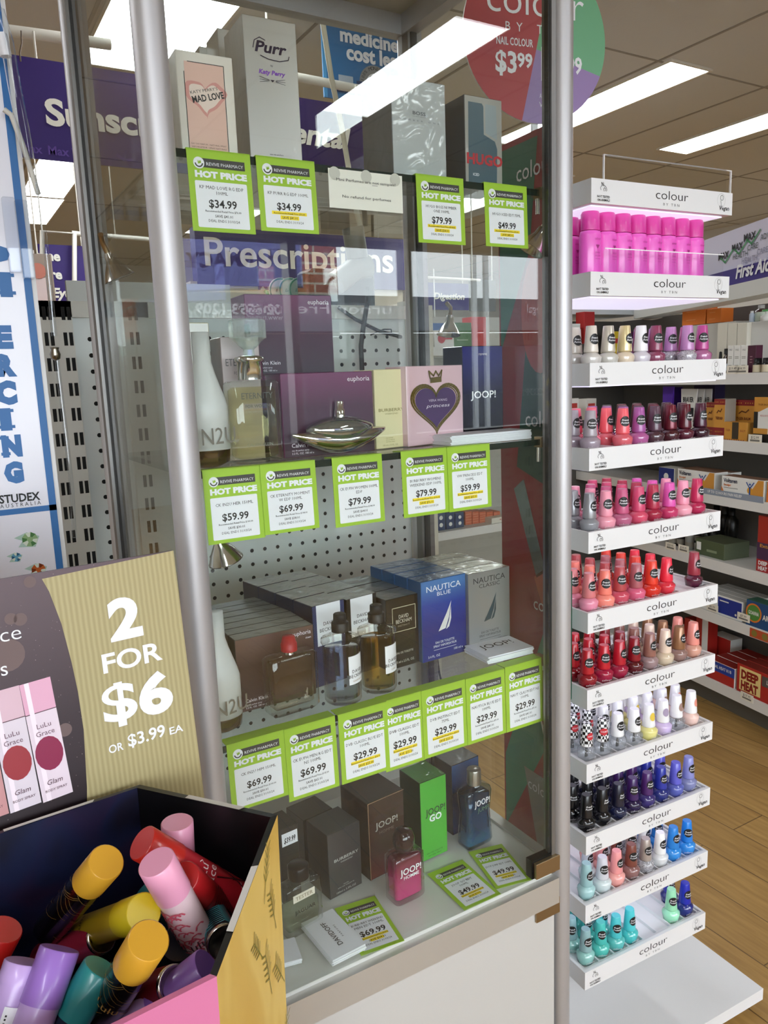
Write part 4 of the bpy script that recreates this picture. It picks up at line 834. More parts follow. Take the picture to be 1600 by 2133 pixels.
# per tray and column: (rows filled from the front, '-' front empty) cap colour, body colour, name
S_ = lambda *a: a
TRAYS = {
 2: [S_('11', 'ded4c8', 'd2cbc4', 'pearl'), S_('111', 'd2cabb', 'c6c1b8', 'champagne'), S_('11', 'e2cf9c', 'e0cdb4', 'pale gold'), S_('11', 'f2f0f4', 'd5ced6', 'white'), S_('111', '8e3d5c', '8e4460', 'mauve rose'), S_('0111', 'b878c4', '*9c949c', 'violet glitter'), S_('111', 'c48ac0', '*a49ca2', 'silver glitter'), S_('11', 'bc4a90', 'b46c96', 'orchid')],
 3: [S_('111', 'a89ea6', '9e8e98', 'grey lilac'), S_('0111', 'f46c84', 'e8748c', 'coral pink'), S_('111', 'f0646e', 'd8626c', 'coral'), S_('1111', 'a4589c', 'b05c94', 'mauve'), S_('1111', '5a3c4c', '4c3038', 'smoky plum'), S_('1111', '6c1c2c', '4a1c24', 'metallic wine'), S_('1111', '5a1222', '581c2c', 'deep burgundy'), S_('111', '48142c', '3a1424', 'dark plum')],
 4: [S_('111', '9c9ca0', '8c8c90', 'silver grey'), S_('1111', 'f29cb0', 'ec9cac', 'blush pink'), S_('111', 'c85c84', 'b86484', 'rose'), S_('1111', 'd44c74', 'd4506c', 'watermelon'), S_('1111', 'b4304c', 'a42440', 'raspberry'), S_('111', 'e45cb4', 'c83868', 'hot pink'), S_('11', 'f4a0b8', 'f2a8b8', 'pale pink'), S_('1', 'c42c5c', 'b82854', 'crimson pink')],
 5: [S_('1111', 'd87c80', 'e890a8', 'dusty coral'), S_('111', 'f48474', 'f49080', 'peach coral'), S_('1111', 'b4484c', 'cc5064', 'brick rose'), S_('111', 'b06068', 'dc6484', 'rosewood'), S_('1111', 'e8402c', 'd83424', 'orange red'), S_('111', 'ec3048', 'd83444', 'bright red'), S_('', '0', '0', ''), S_('1', '9c3444', '541c34', 'wine')],
 6: [S_('1111', 'b81c28', '8c1420', 'deep red'), S_('1111', 'c01c2c', 'a0183c', 'cherry red'), S_('111', 'b8182c', '9c1c3c', 'ruby red'), S_('1111', '8c1020', '581018', 'oxblood'), S_('111', '946458', 'a08484', 'taupe'), S_('111', 'ecd4c0', 'd8c4a8', 'cream'), S_('111', '9c7050', '94746c', 'bronze'), S_('11', 'f0988c', 'd8a08c', 'salmon')],
 7: [S_('1111', 'chk', 'clr', 'checkered top coat', 'check'), S_('1111', 'chk', 'clr', 'checkered quick coat', 'check'), S_('111', 'f4f4f6', 'clr', 'white capped clear', 'clear'), S_('111', 'f4f4f6', 'clr', 'white capped base coat', 'clear'), S_('111', 'f4f4f6', 'e6dc8c', 'white capped yellow', 'e8c84c'), S_('111', 'f4f4f6', 'cdb8e0', 'white capped lilac', 'a898b4'), S_('11', 'f4f4f6', 'clr', 'white capped brush-on', 'a48478'), S_('111', 'f4f4f6', 'f0ccc0', 'white capped peach', 'f09c88')],
 8: [S_('1111', '0c0c10', '0c0c10', 'glossy black'), S_('1111', '101014', '0e0e14', 'black'), S_('111', '14142c', '1a2040', 'midnight navy'), S_('111', '3c1c5c', '241440', 'deep violet'), S_('1111', '4c2468', '3c3070', 'purple'), S_('111', '2834a0', '283078', 'royal blue'), S_('111', '6464d0', '5c64b4', 'periwinkle'), S_('1', '8c90d0', '8488b4', 'lavender blue')],
 9: [S_('1011', '9cc4c8', 'a8d0d0', 'pale aqua'), S_('11', 'd4d4dc', 'd0dcdc', 'icy silver'), S_('111', 'f09c9c', 'f0a8a0', 'baby pink'), S_('11', '7c4438', '8c6460', 'brown'), S_('111', 'b4a8a0', '*8c8c90', 'silver sparkle'), S_('111', 'f4f4f4', 'dcdcdc', 'milky white'), S_('111', '2484d8', '2c8cdc', 'sky blue'), S_('1', '1c80dc', '3490e0', 'azure')],
 10: [S_('1111', '8cb0b4', '90c4bc', 'grey green'), S_('1111', '48c0b8', '50bcb0', 'teal'), S_('111', '50c8d0', '5cbcb8', 'turquoise'), S_('1', '4cccd4', '48c0c0', 'bright aqua'), S_('', '0', '0', ''), S_('0001', '9cdcc0', '9cdcbc', 'pale green'), S_('1', '9ce4b8', 'a4ecc4', 'mint'), S_('11', '1c28b0', '202c80', 'cobalt')],
}
CLRB = GLASS('f2f4f6', .07, 0, .12)
for tr, cols in TRAYS.items():
    for i, cdef in enumerate(cols):
        rows, cp, bd, nm = cdef[:4]; st = cdef[4] if len(cdef) > 4 else ''
        for r_, ch in enumerate(rows):
            if ch == '0': continue
            polish(tr, i, r_, CHK if cp == 'chk' else cpm(cp, .35 if nm in ('pale gold', 'silver grey', 'bronze', 'champagne', 'silver sparkle', 'metallic wine', 'violet glitter') else 0), CLRB if bd == 'clr' else bdm(bd), nm, st)
# ------------------------------------------------------------------ cardboard dump bin of body sprays
RIM = .465
Bk, Pk, Lw = at(290, 1622, -.196), at(578, 1697, -.318), at(452, 2034, -.448)
cx_, cy_ = -.218, -.323
hx = [(Bk.x, Bk.y), (Pk.x, Pk.y), (Lw.x, Lw.y), (-.305, -.452), (-.399, -.324), (-.305, -.212)]
BV = hx
bn = thing('dump_bin', 'six-sided cardboard bin of body sprays with yellow, pink and dark sides', 'display bin', (cx_, cy_, FZ))
NAVY = M('10142c', .4, coat=.3); BLKI = M('0b090c', .4, coat=.3); PINKO = M('cf749c', .5); YELO = None
def yellowf(N, L):
    n = tex(N, L, 'Noise', 14, stretch=(1, 1, .35)); return ramp(N, L, n.outputs['Fac'], [(.35, 'd8ae4c'), (.5, 'dcb452'), (.56, 'e6c468'), (.7, 'e0bc5c')])
YELO = nodemat('yellow_petals', yellowf, .5)
def navyf(N, L):
    n = tex(N, L, 'Noise', 9, stretch=(1, 1, 1.6), Distortion=1.0); return ramp(N, L, n.outputs['Fac'], [(.35, '0b0d22'), (.5, '151c3c'), (.62, '231a38'), (.75, '10142c')])
NAVYP = nodemat('navy_print', navyf, .4, coat=.4)
CUT = M('d9d5ce', .7)
def wall(i, outm, inm, za, zb_, name, deco=None, tap=1):
    a, b = BV[i], BV[(i + 1) % 6]; U_ = Matrix.Translation((-cx_, -cy_, -FZ)); m = MB(U_)
    k = .93
    def P_(q, s, z): t = 1 - .10 * (RIM - z) / (RIM - FZ); return (cx_ + (q[0] - cx_) * t * s, cy_ + (q[1] - cy_) * t * s, z)
    o = [P_(a, 1, FZ), P_(b, 1, FZ), P_(b, 1, zb_), P_(a, 1, za)]; n_ = [P_(a, k + .035, FZ), P_(b, k + .035, FZ), P_(b, k + .035, zb_), P_(a, k + .035, za)]
    m.add(o, [(1, 0, 3, 2)], outm); m.add(n_, [(0, 1, 2, 3)], inm)
    for (p, q) in ((3, 2),):
        m.add([o[p], o[q], n_[q], n_[p]], [(3, 2, 1, 0)], inm)
        A, B, E_, F_ = (Vector(v) for v in (o[p], o[q], n_[q], n_[p])); l0, l1 = (.38, .78)
        up = Vector((0, 0, .0006)); m.add([A.lerp(B, l0) + up, A.lerp(B, l1) + up, F_.lerp(E_, l1) + up, F_.lerp(E_, l0) + up], [(3, 2, 1, 0)], CUT)
    m.add([o[0], o[3], n_[3], n_[0]], [(3, 2, 1, 0)], outm); m.add([o[1], o[2], n_[2], n_[1]], [(0, 1, 2, 3)], outm)
    if deco:
        A, B, D_ = Vector(o[3]), Vector(o[2]), Vector(o[0]); deco(m, frame(A, A - B, A - D_), (A - B).length)
    m.build(name, bn)
def twigs(m, X, w):
    g = M('8c8238', .6); random.seed(3)
    for (x, y, s, a) in ((-.045, -.02, .022, -30), (-.035, -.062, .024, 12), (-.06, -.1, .026, 10), (-.03, -.13, .024, 28), (-.03, -.2, .022, -50), (-.1, -.16, .026, 20), (-.115, -.25, .026, 8), (-.05, -.29, .022, -20), (-.08, -.06, .02, 30)):
        T = X @ Matrix.Translation((x, y, .0006)) @ Matrix.Rotation(R(a), 4, 'Z')
        m.stroke([(0, -s), (0, s * .7)], .0012, 0, g, T)
        for k in range(5):
            for sd in (-1, 1): yy = -s * .3 + k * s * .26; m.stroke([(0, yy), (sd * s * .32, yy + s * .3)], .0012, 0, g, T)
    yl = M('ecd284', .5)
    for (x, y) in ((-.1, -.28), (-.05, -.3), (-.12, -.42), (-.03, -.5)):
        for k in range(7): m.poly([(x, y), (x + .04 * math.cos(k * .9 - .12), y + .05 * math.sin(k * .9 - .12)), (x + .05 * math.cos(k * .9), y + .06 * math.sin(k * .9)), (x + .04 * math.cos(k * .9 + .12), y + .05 * math.sin(k * .9 + .12))], .0003 + .00002 * k, yl, X)
wall(0, BLKI, BLKI, RIM, Pk.z, 'side_wall'); wall(1, YELO, BLKI, Pk.z, Lw.z, 'side_wall', twigs); wall(2, PINKO, PINKO, Lw.z, Lw.z - .01, 'front_wall')
wall(3, PINKO, NAVY, Lw.z - .01, RIM - .01, 'side_wall'); wall(4, NAVY, NAVY, RIM - .01, RIM, 'side_wall'); wall(5, NAVYP, NAVYP, RIM, RIM, 'back_wall')
m = MB(Matrix.Translation((-cx_, -cy_, -FZ))); m.prism([(cx_ + (x - cx_) * .86, cy_ + (y - cy_) * .86) for x, y in BV], .255, .262, BLKI); m.build('inner_floor', bn)
# header card of the bin
ta, tb = at(343, 1150, -.155), at(415, 1578, -.176)
hd = frame(tb, Vector((1, .1, 0)), ta - tb)
GOLD = None
def goldf(N, L):
    w = tex(N, L, 'Wave', 70, 'Object', Distortion=.8); return ramp(N, L, w.outputs['Fac'], [(0, 'a29568'), (.5, 'ab9e70'), (1, 'b3a67a')])
def darkf(N, L):
    v = tex(N, L, 'Voronoi', 190); f = ramp(N, L, v.outputs['Distance'], [(0, 'f4e8e0'), (.04, 'a08a88'), (.07, '000000'), (1, '000000')])
    tc = N.new('ShaderNodeTexCoord'); s = N.new('ShaderNodeSeparateXYZ'); L.new(tc.outputs['Object'], s.inputs[0]); mr = N.new('ShaderNodeMapRange'); L.new(s.outputs['Y'], mr.inputs[0]); mr.inputs[1].default_value = -.05; mr.inputs[2].default_value = .2
    mx = N.new('ShaderNodeMixRGB'); mx.blend_type = 'ADD'; mx.inputs[0].default_value = .8; L.new(ramp(N, L, mr.outputs[0], [(0, '140a0e'), (.5, '35262b'), (1, '5c494f')]), mx.inputs[1]); L.new(f, mx.inputs[2]); return mx.outputs[0]
GOLD = nodemat('gold_card', goldf, .5); DKS = nodemat('dark_sparkle', darkf, .45)
hh = (ta - tb).length; m = MB()
m.box(-.42, 0, -.16, hh, -.005, 0, DKS, None)
HI_ = hd.inverted(); hz = Vector(hd.col[2][:3])
onHd0 = lambda px, py: HI_ @ onP(px, py, tb, hz)
arc = [tuple(onHd0(*p)[:2]) for p in ((87, 1206), (102, 1232), (128, 1300), (149, 1380), (162, 1440), (174, 1520), (181, 1640), (181, 1720))]
arc0 = [(-.173 + .093 * (1 - ((y / hh))) ** 1.6 * .0 + x, y) for x, y in ((-.0, hh), (.013, hh * .85), (.03, hh * .65), (.041, hh * .45), (.047, hh * .25), (.048, 0), (.046, -.1))]
m.poly([(0, -.1), (0, hh)] + [(x, y) for x, y in arc], .0004, GOLD)
sh = M('6a5a48', .6)
def big(s, x, y, h, w, b): m.text(s, x, y, h, WPAPER, z=.0012, w=w, bold=b, res=5)
HI_ = hd.inverted(); hz = Vector(hd.col[2][:3])
def onHd(px, py): return HI_ @ onP(px, py, tb, hz)
def pxt(s, l, r, tp, b, al='L', col=None, bo=0, fix=True):
    A, B, T_ = onHd(*l), onHd(*r), onHd(*tp); m.text(s, A.x if al == 'L' else B.x, (A.y + B.y) / 2, T_.y - (A.y + B.y) / 2, col or WPAPER, z=.0014, w=(B - A).length if fix else None, al=al, bold=b, res=5)
pxt('2', (230, 1333), (298, 1318), (262, 1243), 1.6); pxt('FOR', (215, 1403), (338, 1371), (272, 1348), .8); pxt('$', (217, 1502), (288, 1492), (248, 1418), .75); pxt('6', (292, 1486), (362, 1476), (325, 1400), 1.6)
pxt('OR', (227, 1569), (257, 1560), (240, 1548), .6); pxt('$3.99', (267, 1554), (344, 1532), (303, 1518), .7); pxt('EA', (353, 1530), (381, 1521), (364, 1511), .6)
pxt('Lulu Grace', (-200, 1378), (45, 1331), (-60, 1318), -.3); pxt('BODY SPRAYS', (-210, 1452), (17, 1409), (-90, 1408), .5)
def pcan(tc, bc, c1, c2, c3):
    A, B = onHd(*tc), onHd(*bc); k = (A - B).length / .14; T = Matrix.Translation((A.x, A.y, .0006)) @ Matrix.Rotation(math.atan2(A.y - B.y, A.x - B.x) - R(90), 4, 'Z') @ Matrix.Diagonal((k, k, 1, 1))
    m.rect(-.0165, .0165, -.14, -.037, .0004, M(c2, .4), T); m.rect(-.0165, .0165, -.036, 0, .0004, M(c1, .4), T); m.rect(-.0165, .0165, -.037, -.036, .0005, M('5a3a44', .5), T)
    m.rect(-.012, -.007, -.14, 0, .0006, M('f4e4ec', .3), T); m.disc(0, -.086, .015, .0007, M(c3, .4), 18, T, .02)
    m.text('LuLu', 0, -.055, .006, M('6a4a58', .5), T, z=.0009, res=2); m.text('Grace', 0, -.064, .006, M('6a4a58', .5), T, z=.0009, res=2); m.text('Glam', 0, -.122, .006, M('5a3a44', .5), T, z=.0009, it=1); m.text('BODY SPRAY', 0, -.13, .003, M('5a3a44', .5), T, z=.0009)
pcan((72, 1418), (121, 1660), 'e0a8c0', 'e4d2dc', '8c2048'); pcan((6, 1436), (54, 1682), 'd8b4c0', 'dccfd8', '9c3038'); pcan((-62, 1460), (-14, 1705), 'c86a6a', 'c89090', '7c2030')
for px, py, r_ in ((42, 1290, .0055), (22, 1289, .005), (15, 1365, .014), (135, 1520, .006), (62, 1212, .005)): q = onHd(px, py); m.disc(q.x, q.y, r_, .0006, M('6e5a58', .6), 18)
hc = m.build('header_card', bn); hc.matrix_parent_inverse = Matrix.Identity(4); hc.matrix_world = hd
bpy.context.view_layer.update(); hc.matrix_local = bn.matrix_world.inverted() @ hd
# body spray cans
CL = .122; CRD = .0134
def inside(p, mg):
    t = 1 - .10 * (RIM - p.z) / (RIM - FZ); q = [(cx_ + (x - cx_) * t * .93, cy_ + (y - cy_) * t * .93) for x, y in BV]
    for i in range(6):
        a, b = Vector(q[i]), Vector(q[(i + 1) % 6]); e = (b - a).normalized(); n = Vector((-e.y, e.x)); c = Vector((cx_, cy_)) - a
        if n.dot(c) < 0: n = -n
        if n.dot(Vector((p.x, p.y)) - a) < mg: return False
    return p.z > .266 + mg * .6
CL0 = CL
def can(label, p0, z0, p1, z1, capc, body, cap=True, text=None, art=None, capl=.032, bottom=False, roll=0, ax=None):
    a, b = atZ(*p0, z0), atZ(*p1, z1); ax = Vector(ax).normalized() if ax else (a - b).normalized(); CL = CL0
    while CL > .075 and not inside(a - ax * CL, CRD * .8): CL -= .004
    if CL < .08: print('can short', label, tuple(a))
    base = a - ax * CL
    if bottom: ax = -ax; base = a
    z = ax; x = (CR @ Vector((0, 1, 0))).cross(z).normalized() * -1; x = z.cross(CO - base).normalized() * -1 if 0 else (CO - base).cross(z).normalized() * -1
    y = z.cross(x)   # -y faces the camera
    X = Matrix(((x.x, y.x, z.x, base.x), (x.y, y.y, z.y, base.y), (x.z, y.z, z.z, base.z), (0, 0, 0, 1))) @ Matrix.Rotation(R(roll), 4, 'Z')
    r = CRD; m = MB(); VS[0] = (CL - capl - .004) / .106
    m.lathe([(.0001, .005), (r * .66, .0045), (r * .8, .0005), (r * .92, 0), (r - .0006, .003)], M('d8d4cc', .2, metal=1), 28, cap0=False, cap1=False)
    m.lathe([(r - .0006, .003), (r - .0006, CL - capl)], body, 28, cap0=False, cap1=False)
    m.lathe([(r - .0006, CL - capl), (r * .8, CL - capl + .004), (.0001, CL - capl + .004)], body, 28, cap0=False)
    if text:
        for s, zz, h_, col in text:
            gv, gf, ga, gb = glyphs(s, 0, 0, 2); k = h_ / CAP; rr = r + .0003
            m.add([(math.sin(((p - (ga + gb) / 2) * k) / r) * rr, -math.cos(((p - (ga + gb) / 2) * k) / r) * rr, q * k + zz * VS[0]) for p, q in gv], gf, M(col, .5))
    if art: art(m, r)
    o = m.build('body_spray', label=label, cat='body spray can', group='body spray cans in the bin')
    MB().lathe([(r, CL - capl), (r, CL - .0008), (r - .0008, CL)], M(capc, .35, coat=.4), 28, cap0=False).build('cap', o)
    o.matrix_world = X; return o
VS = [1]
def wr(r, pts): pts = [(u, v * VS[0]) for u, v in pts]; return [(math.sin(u / r) * r, -math.cos(u / r) * r, v) for u, v in pts]
def strip(m, r, pts, w, mat, n=.0003):
    for (a, b) in zip(pts, pts[1:]):
        d = Vector((b[0] - a[0], b[1] - a[1])); q = Vector((-d.y, d.x)).normalized() * w / 2; m.add(wr(r + n, [(a[0] + q.x, a[1] + q.y), (a[0] - q.x, a[1] - q.y), (b[0] - q.x, b[1] - q.y), (b[0] + q.x, b[1] + q.y)]), [(0, 1, 2, 3)], mat)
def goldarcs(m, r):
    g = M('a8843c', .35, metal=.6); rnd = random.Random(5)
    for k in range(34):
        u, v = rnd.uniform(-.06, .06), rnd.uniform(.005, .105); s = rnd.choice((-1, 1))
        strip(m, r, [(u + s * .018 * t / 5, v + .016 * (t / 5) ** 1.7) for t in range(6)], .0007, g)
def floral(m, r):
    g = M('d4586c', .5); rnd = random.Random(9)
    for k in range(70):
        u, v = rnd.uniform(-.022, .01), rnd.uniform(.03, .1)
        if abs(u + .006) < .016 - .00015 * abs(v - .08) * 500 * .3: strip(m, r, [(u + .004 * math.cos(t * 1.1), v + .004 * math.sin(t * 1.1)) for t in range(4)], .0013, g)
def ferns(c):
    def f(m, r):
        g = M(c, .4)
        for k in range(16):
            for s in (-1, 1): strip(m, r, [(0, .1 - k * .006), (s * .008, .1 - k * .006 + .004), (s * .017, .1 - k * .006 - .002)], .0014, g)
    return f
def redart(m, r):
    for k in range(14): strip(m, r, [(.012, .03), (.012 + .03 * math.cos(k * .45), .03 + .03 * math.sin(k * .45))], .0012, M('3a0c10', .4))
    strip(m, r, [(-.016, .1), (-.016, .02), (.004, .012), (.012, .02)], .0008, M('f0d8d8', .4))
    strip(m, r, [(-.004, .104), (.012, .085), (-.002, .06)], .0008, M('f0d8d8', .4))
def barcode(m, r):
    m.add(wr(r + .0003, [(-.006 + .012 * i / 6 + .003, v) for i in range(7) for v in (.062, .098)]), [(2 * i, 2 * i + 2, 2 * i + 3, 2 * i + 1) for i in range(6)], WPAPER)
    for k in range(15): v = .065 + .002 * k; strip(m, r, [(-.001, v), (.008, v)], .0011 if k % 3 else .0004, INK, .0006)
LIL, LAB = M('c4a4dc', .35, coat=.4), '6a60c8'
def lilart(m, r):
    m.add(wr(r + .0002, [(-.028 + .056 * i / 8, v) for i in range(9) for v in (.003, .088)]), [(2 * i, 2 * i + 2, 2 * i + 3, 2 * i + 1) for i in range(8)], M(LAB, .35))
    strip(m, r, [(-.02, .004), (-.02, .084), (.02, .084), (.02, .004)], .0006, M('a8b4e8', .4), .0004)
BODYB = M('100c0c', .25, coat=.7)
can('pink capped can standing at the back, right against the black wall', (369, 1712), .462, (352, 1950), .29, 'eaa0bc', M('d890ac', .4), ax=(.02, -.06, 1))
can('red body spray lying against the black right wall, red cap outwards', (296, 1755), .48, (490, 1865), .403, 'c4261c', M('b8202c', .35, coat=.5), text=[('LuLu', .075, .008, 'f0d0d0'), ('Grace', .062, .008, 'f0d0d0')], art=redart, capl=.033)
can('second red can under the red capped one at the yellow wall', (380, 1830), .455, (500, 1930), .362, 'b01c20', M('8c161c', .35, coat=.5), art=ferns('3a0c10'))
can('dark teal fern can wedged beneath the red cans', (420, 1870), .395, (480, 1990), .42, '2c8c98', M('14242c', .3, coat=.5), art=ferns('4cb8c8'))
can('pale pink can with coral flowers, topmost of the pile', (325, 1795), .488, (462, 2040), .36, 'eda2be', M('ecccd0', .35, coat=.5), text=[('Lulu', .05, .0085, '5a3c44'), ('Grace', .037, .0085, '5a3c44'), ('Glam Rose', .014, .006, '6a4a50')], art=floral, capl=.033, roll=-20)
can('can with teal cap half hidden behind the coral flowered can', (308, 1850), .38, (365, 1925), .36, '2c8c98', M('14343c', .3))
can('ochre capped black can with gold strokes leaning at the navy wall', (222, 1795), .48, (90, 1950), .382, 'd09a2c', BODYB, art=goldarcs, capl=.033)
can('yellow capped yellow can lying in the middle of the pile', (300, 1900), .45, (165, 1945), .375, 'dcc224', M('c8a828', .35, coat=.4), text=[('summer', .03, .006, '5a4a18')], capl=.033)
can('magenta can with its silver base turned to the viewer', (215, 1950), .4, (60, 2010), .335, 'c8284c', M('b8304c', .35, coat=.4), bottom=True)
can('lilac can with a white barcode, leftmost at the front', (52, 2002), .445, (-14, 2200), .40, 'c4a4dc', LIL, art=lambda m, r: (lilart(m, r), barcode(m, r)), capl=.012)
can('violet capped lilac can beside the barcode can', (125, 1975), .452, (40, 2215), .40, '9a70c4', LIL, art=lilart, capl=.033)
can('teal capped can with blue fern print between lilac and gold cans', (212, 2015), .435, (105, 2190), .39, '2c9494', M('1c2c40', .3, coat=.6), art=ferns('6cb8dc'), capl=.033)
can('glossy ochre capped black can with gold strokes at the front', (310, 1958), .478, (190, 2150), .368, 'd09a2c', BODYB, art=goldarcs, text=[('Lulu', .06, .008, 'c8a050')], capl=.033)
can('violet capped can poking up at the pink front edge', (432, 2015), .426, (310, 2110), .395, '8c64bc', LIL, capl=.045)
can('dark navy can lying deep behind the front ochre cap', (372, 1965), .41, (330, 2070), .33, '141824', M('16203c', .3, coat=.6))
can('crimson can with dark base deep beside the violet cap', (365, 2050), .42, (260, 2080), .38, 'a81c24', M('7c1c24', .35), bottom=True)
can('red capped can at the far left edge of the bin', (10, 1935), .43, (-70, 2090), .37, 'c4201c', M('981c24', .35))
can('dark can lying deepest beneath the ochre and lilac cans', (250, 2080), .36, (160, 2000), .33, '14161c', BODYB, art=goldarcs)
can('coral red can deep between the yellow and magenta cans', (120, 1990), .345, (20, 1970), .33, 'c03428', M('8c2428', .3))
can('teal capped can deep under the front pink edge', (360, 2070), .34, (250, 2100), .32, '2c8c90', M('16303c', .3), art=ferns('5cb0cc'))
can('violet can lying deep at the left under the barcode can', (20, 2080), .36, (120, 2110), .33, '8a64b8', LIL)
W_HANG = M('d9d4c8', .5)
# ------------------------------------------------------------------ gondola with pegboard behind the showcase
PY = .634; PEG = M('dfe3e1', .5, coat=.2); HOLE = M('0a0a0a', .8); FRM = M('dcdad2', .45)
gon = thing('pegboard_gondola', 'grey pegboard shop gondola with slotted uprights behind the showcase', 'shop gondola', (.35, PY, FZ))
U = Matrix.Translation((-.35, -PY, -FZ)); GT = .978
def upright(x0, x1, slots, top=GT):
    m = MB(U); m.box(x0, x1, PY - .012, PY + .03, FZ, top, FRM); X = Matrix.Translation((0, PY - .012, 0)) @ FRONT
    for s in slots:
        for k in range(26):
            z = .968 - .0445 * k; m.rect(s - .0032, s + .0032, z - .023, z, .0003, HOLE, X)
    m.build('upright', gon)
upright(-.072, -.003, (-.049, -.0395, -.0175, -.008)); upright(.082, .132, (.098, .109))
upright(.705, .722, (.7125,), .99)
def pegs(x0, x1, z1, cols):
    m = MB(U); m.box(x0, x1, PY, PY + .01, FZ, GT, PEG); X = Matrix.Translation((0, PY, 0)) @ FRONT
    x = cols
    while x < x1 - .006:
        z = .912 if x > .1 else .912
        while z > .0: m.disc(x, z, .0041, .0004, HOLE, 12, X); z -= .0291
        x += .0291
    m.build('pegboard_panel', gon)
pegs(-.003, .082, 0, .0255); pegs(.15, .705, 0, .162)
m = MB(U); m.box(-.072, .722, PY - .012, PY + .03, GT - .028, GT, FRM); m.box(.132, .15, PY + .004, PY + .012, FZ, GT, FRM); m.build('top_beam', gon)
m = MB(U); m.box(-.08, .73, PY - .2, PY, FZ, FZ + .1, FRM); m.build('base', gon)
# counter clutter between gondola and dispensary
m = MB(); p = at(765, 560, .95); m.tube([(at(668, 45, 1.0).x, 1.0, CZ), at(672, 45, 1.0), at(690, 160, 1.0), at(712, 265, 1.0), at(738, 420, 1.0), at(750, 470, 1.0)], .007, M('d9d4c0', .5)); m.build('white_cable', label='thick cream cable hanging down behind the top shelf', cat='cable')
t = thing('barcode_scanner', 'grey handheld scanner hanging on its cable above the pegboard', 'scanner', p)
m = MB(Matrix.Translation(-p)); a, b, c = at(735, 475, .95), at(745, 540, .95), at(765, 600, .95)
m.tube([a, a.lerp(b, .5), b], .028, M('7f7d74', .5), 14); m.build('handle', t)
m = MB(Matrix.Translation(-p)); q = at(700, 590, .95); m.tube([q, at(740, 560, .95), at(768, 555, .95)], .03, M('97978f', .4), 12); m.build('head', t)
m = MB(); q = at(714, 612, .98); m.box(q.x - .03, q.x + .03, .98, 1.03, FZ, q.z - .04, M('4a4844', .6)); m.cbox(q.x - .1, q.x + .09, .96, 1.05, q.z - .045, q.z + .06, M('24211f', .4), .008); m.build('scanner_cradle', label='black box shape sitting on the gondola top under the scanner', cat='cradle')
m = MB(); m.tube([at(767, 600, .61), at(766, 625, .6), at(757, 680, .6), at(752, 720, .6), at(755, 790, .6)], .0055, BLACK); m.build('cable', label='black cable running straight down the pegboard behind the showcase', cat='cable')
m = MB(); m.tube([at(705, 640, .6), at(740, 665, .6), at(790, 690, .6), at(836, 702, .6)], .004, BLACK); m.tube([at(772, 698, .6), at(785, 692, .6), at(800, 686, .6), at(815, 686, .6), at(816, 700, .6)], .0015, BLACK); m.build('cable', label='thin black cable lying diagonally across the pegboard', cat='cable')
m = MB(); m.tube([at(893, 1062, .43), at(889, 1085, .43), at(888, 1120, .43), at(893, 1180, .43), at(900, 1300, .43), at(915, 1400, .43), at(922, 1430, .43)], .0025, BLACK); m.build('cable', label='black cable down the back right corner of the showcase', cat='cable')
# ------------------------------------------------------------------ hanging signs and rails
def sign(label, tl, tr, bl, Y, col, art, name='hanging_sign', th=.006, hang=True, hl=9):
    a, b, c = at(*tl, Y), at(*tr, Y), at(*bl, Y); w, h = b.x - a.x, a.z - c.z
    m = MB(); m.box(0, w, 0, th, 0, h, col); art(m, w, h, FRONT); o = m.build(name, label=label, cat='sign'); o.location = (a.x, Y, c.z)
    if hang and c.z + h < CZ:
        g = MB()
        for x in (w * .12, w * .88): g.tube([(x, th / 2, h), (x, th / 2, min(CZ - c.z, h + hl))], .003, M('d9d4c8', .5), 6)
        g.build('hanger', o)
    return o
def sun(m, w, h, X):
    m.text('Sunscreen', w * .135, h * .36, h * .265, CREAMTXT, X, z=.002, al='L', bold=1.2, res=4, w=w * .84); m.text('Max Value', w * .13, h * .055, h * .09, LPURPLE, X, z=.002, al='L', bold=.8)
    m.text('Max', w * -.0, h * .055, h * .09, LPURPLE, X, z=.002, al='L', bold=.5); m.stroke([(w * .48, h * .12), (w * .52, h * .07), (w * .56, h * .09)], .008, .002, LPURPLE, X)
sign('purple hanging sign reading Sunscreen behind the two left posts', (22, 113), (425, 166), (22, 325), 1.6, PURPLE, sun, hl=.07)
def dent(m, w, h, X): m.text('Dental', w * .8, h * .3, h * .33, CREAMTXT, X, z=.002, al='R', bold=1.2, it=1, res=4, w=w * .8)
sign('dark purple sign reading Dental behind the top shelf', (555, 192), (768, 232), (555, 330), 1.6, M('2f1a5c', .45), dent, hl=.07)
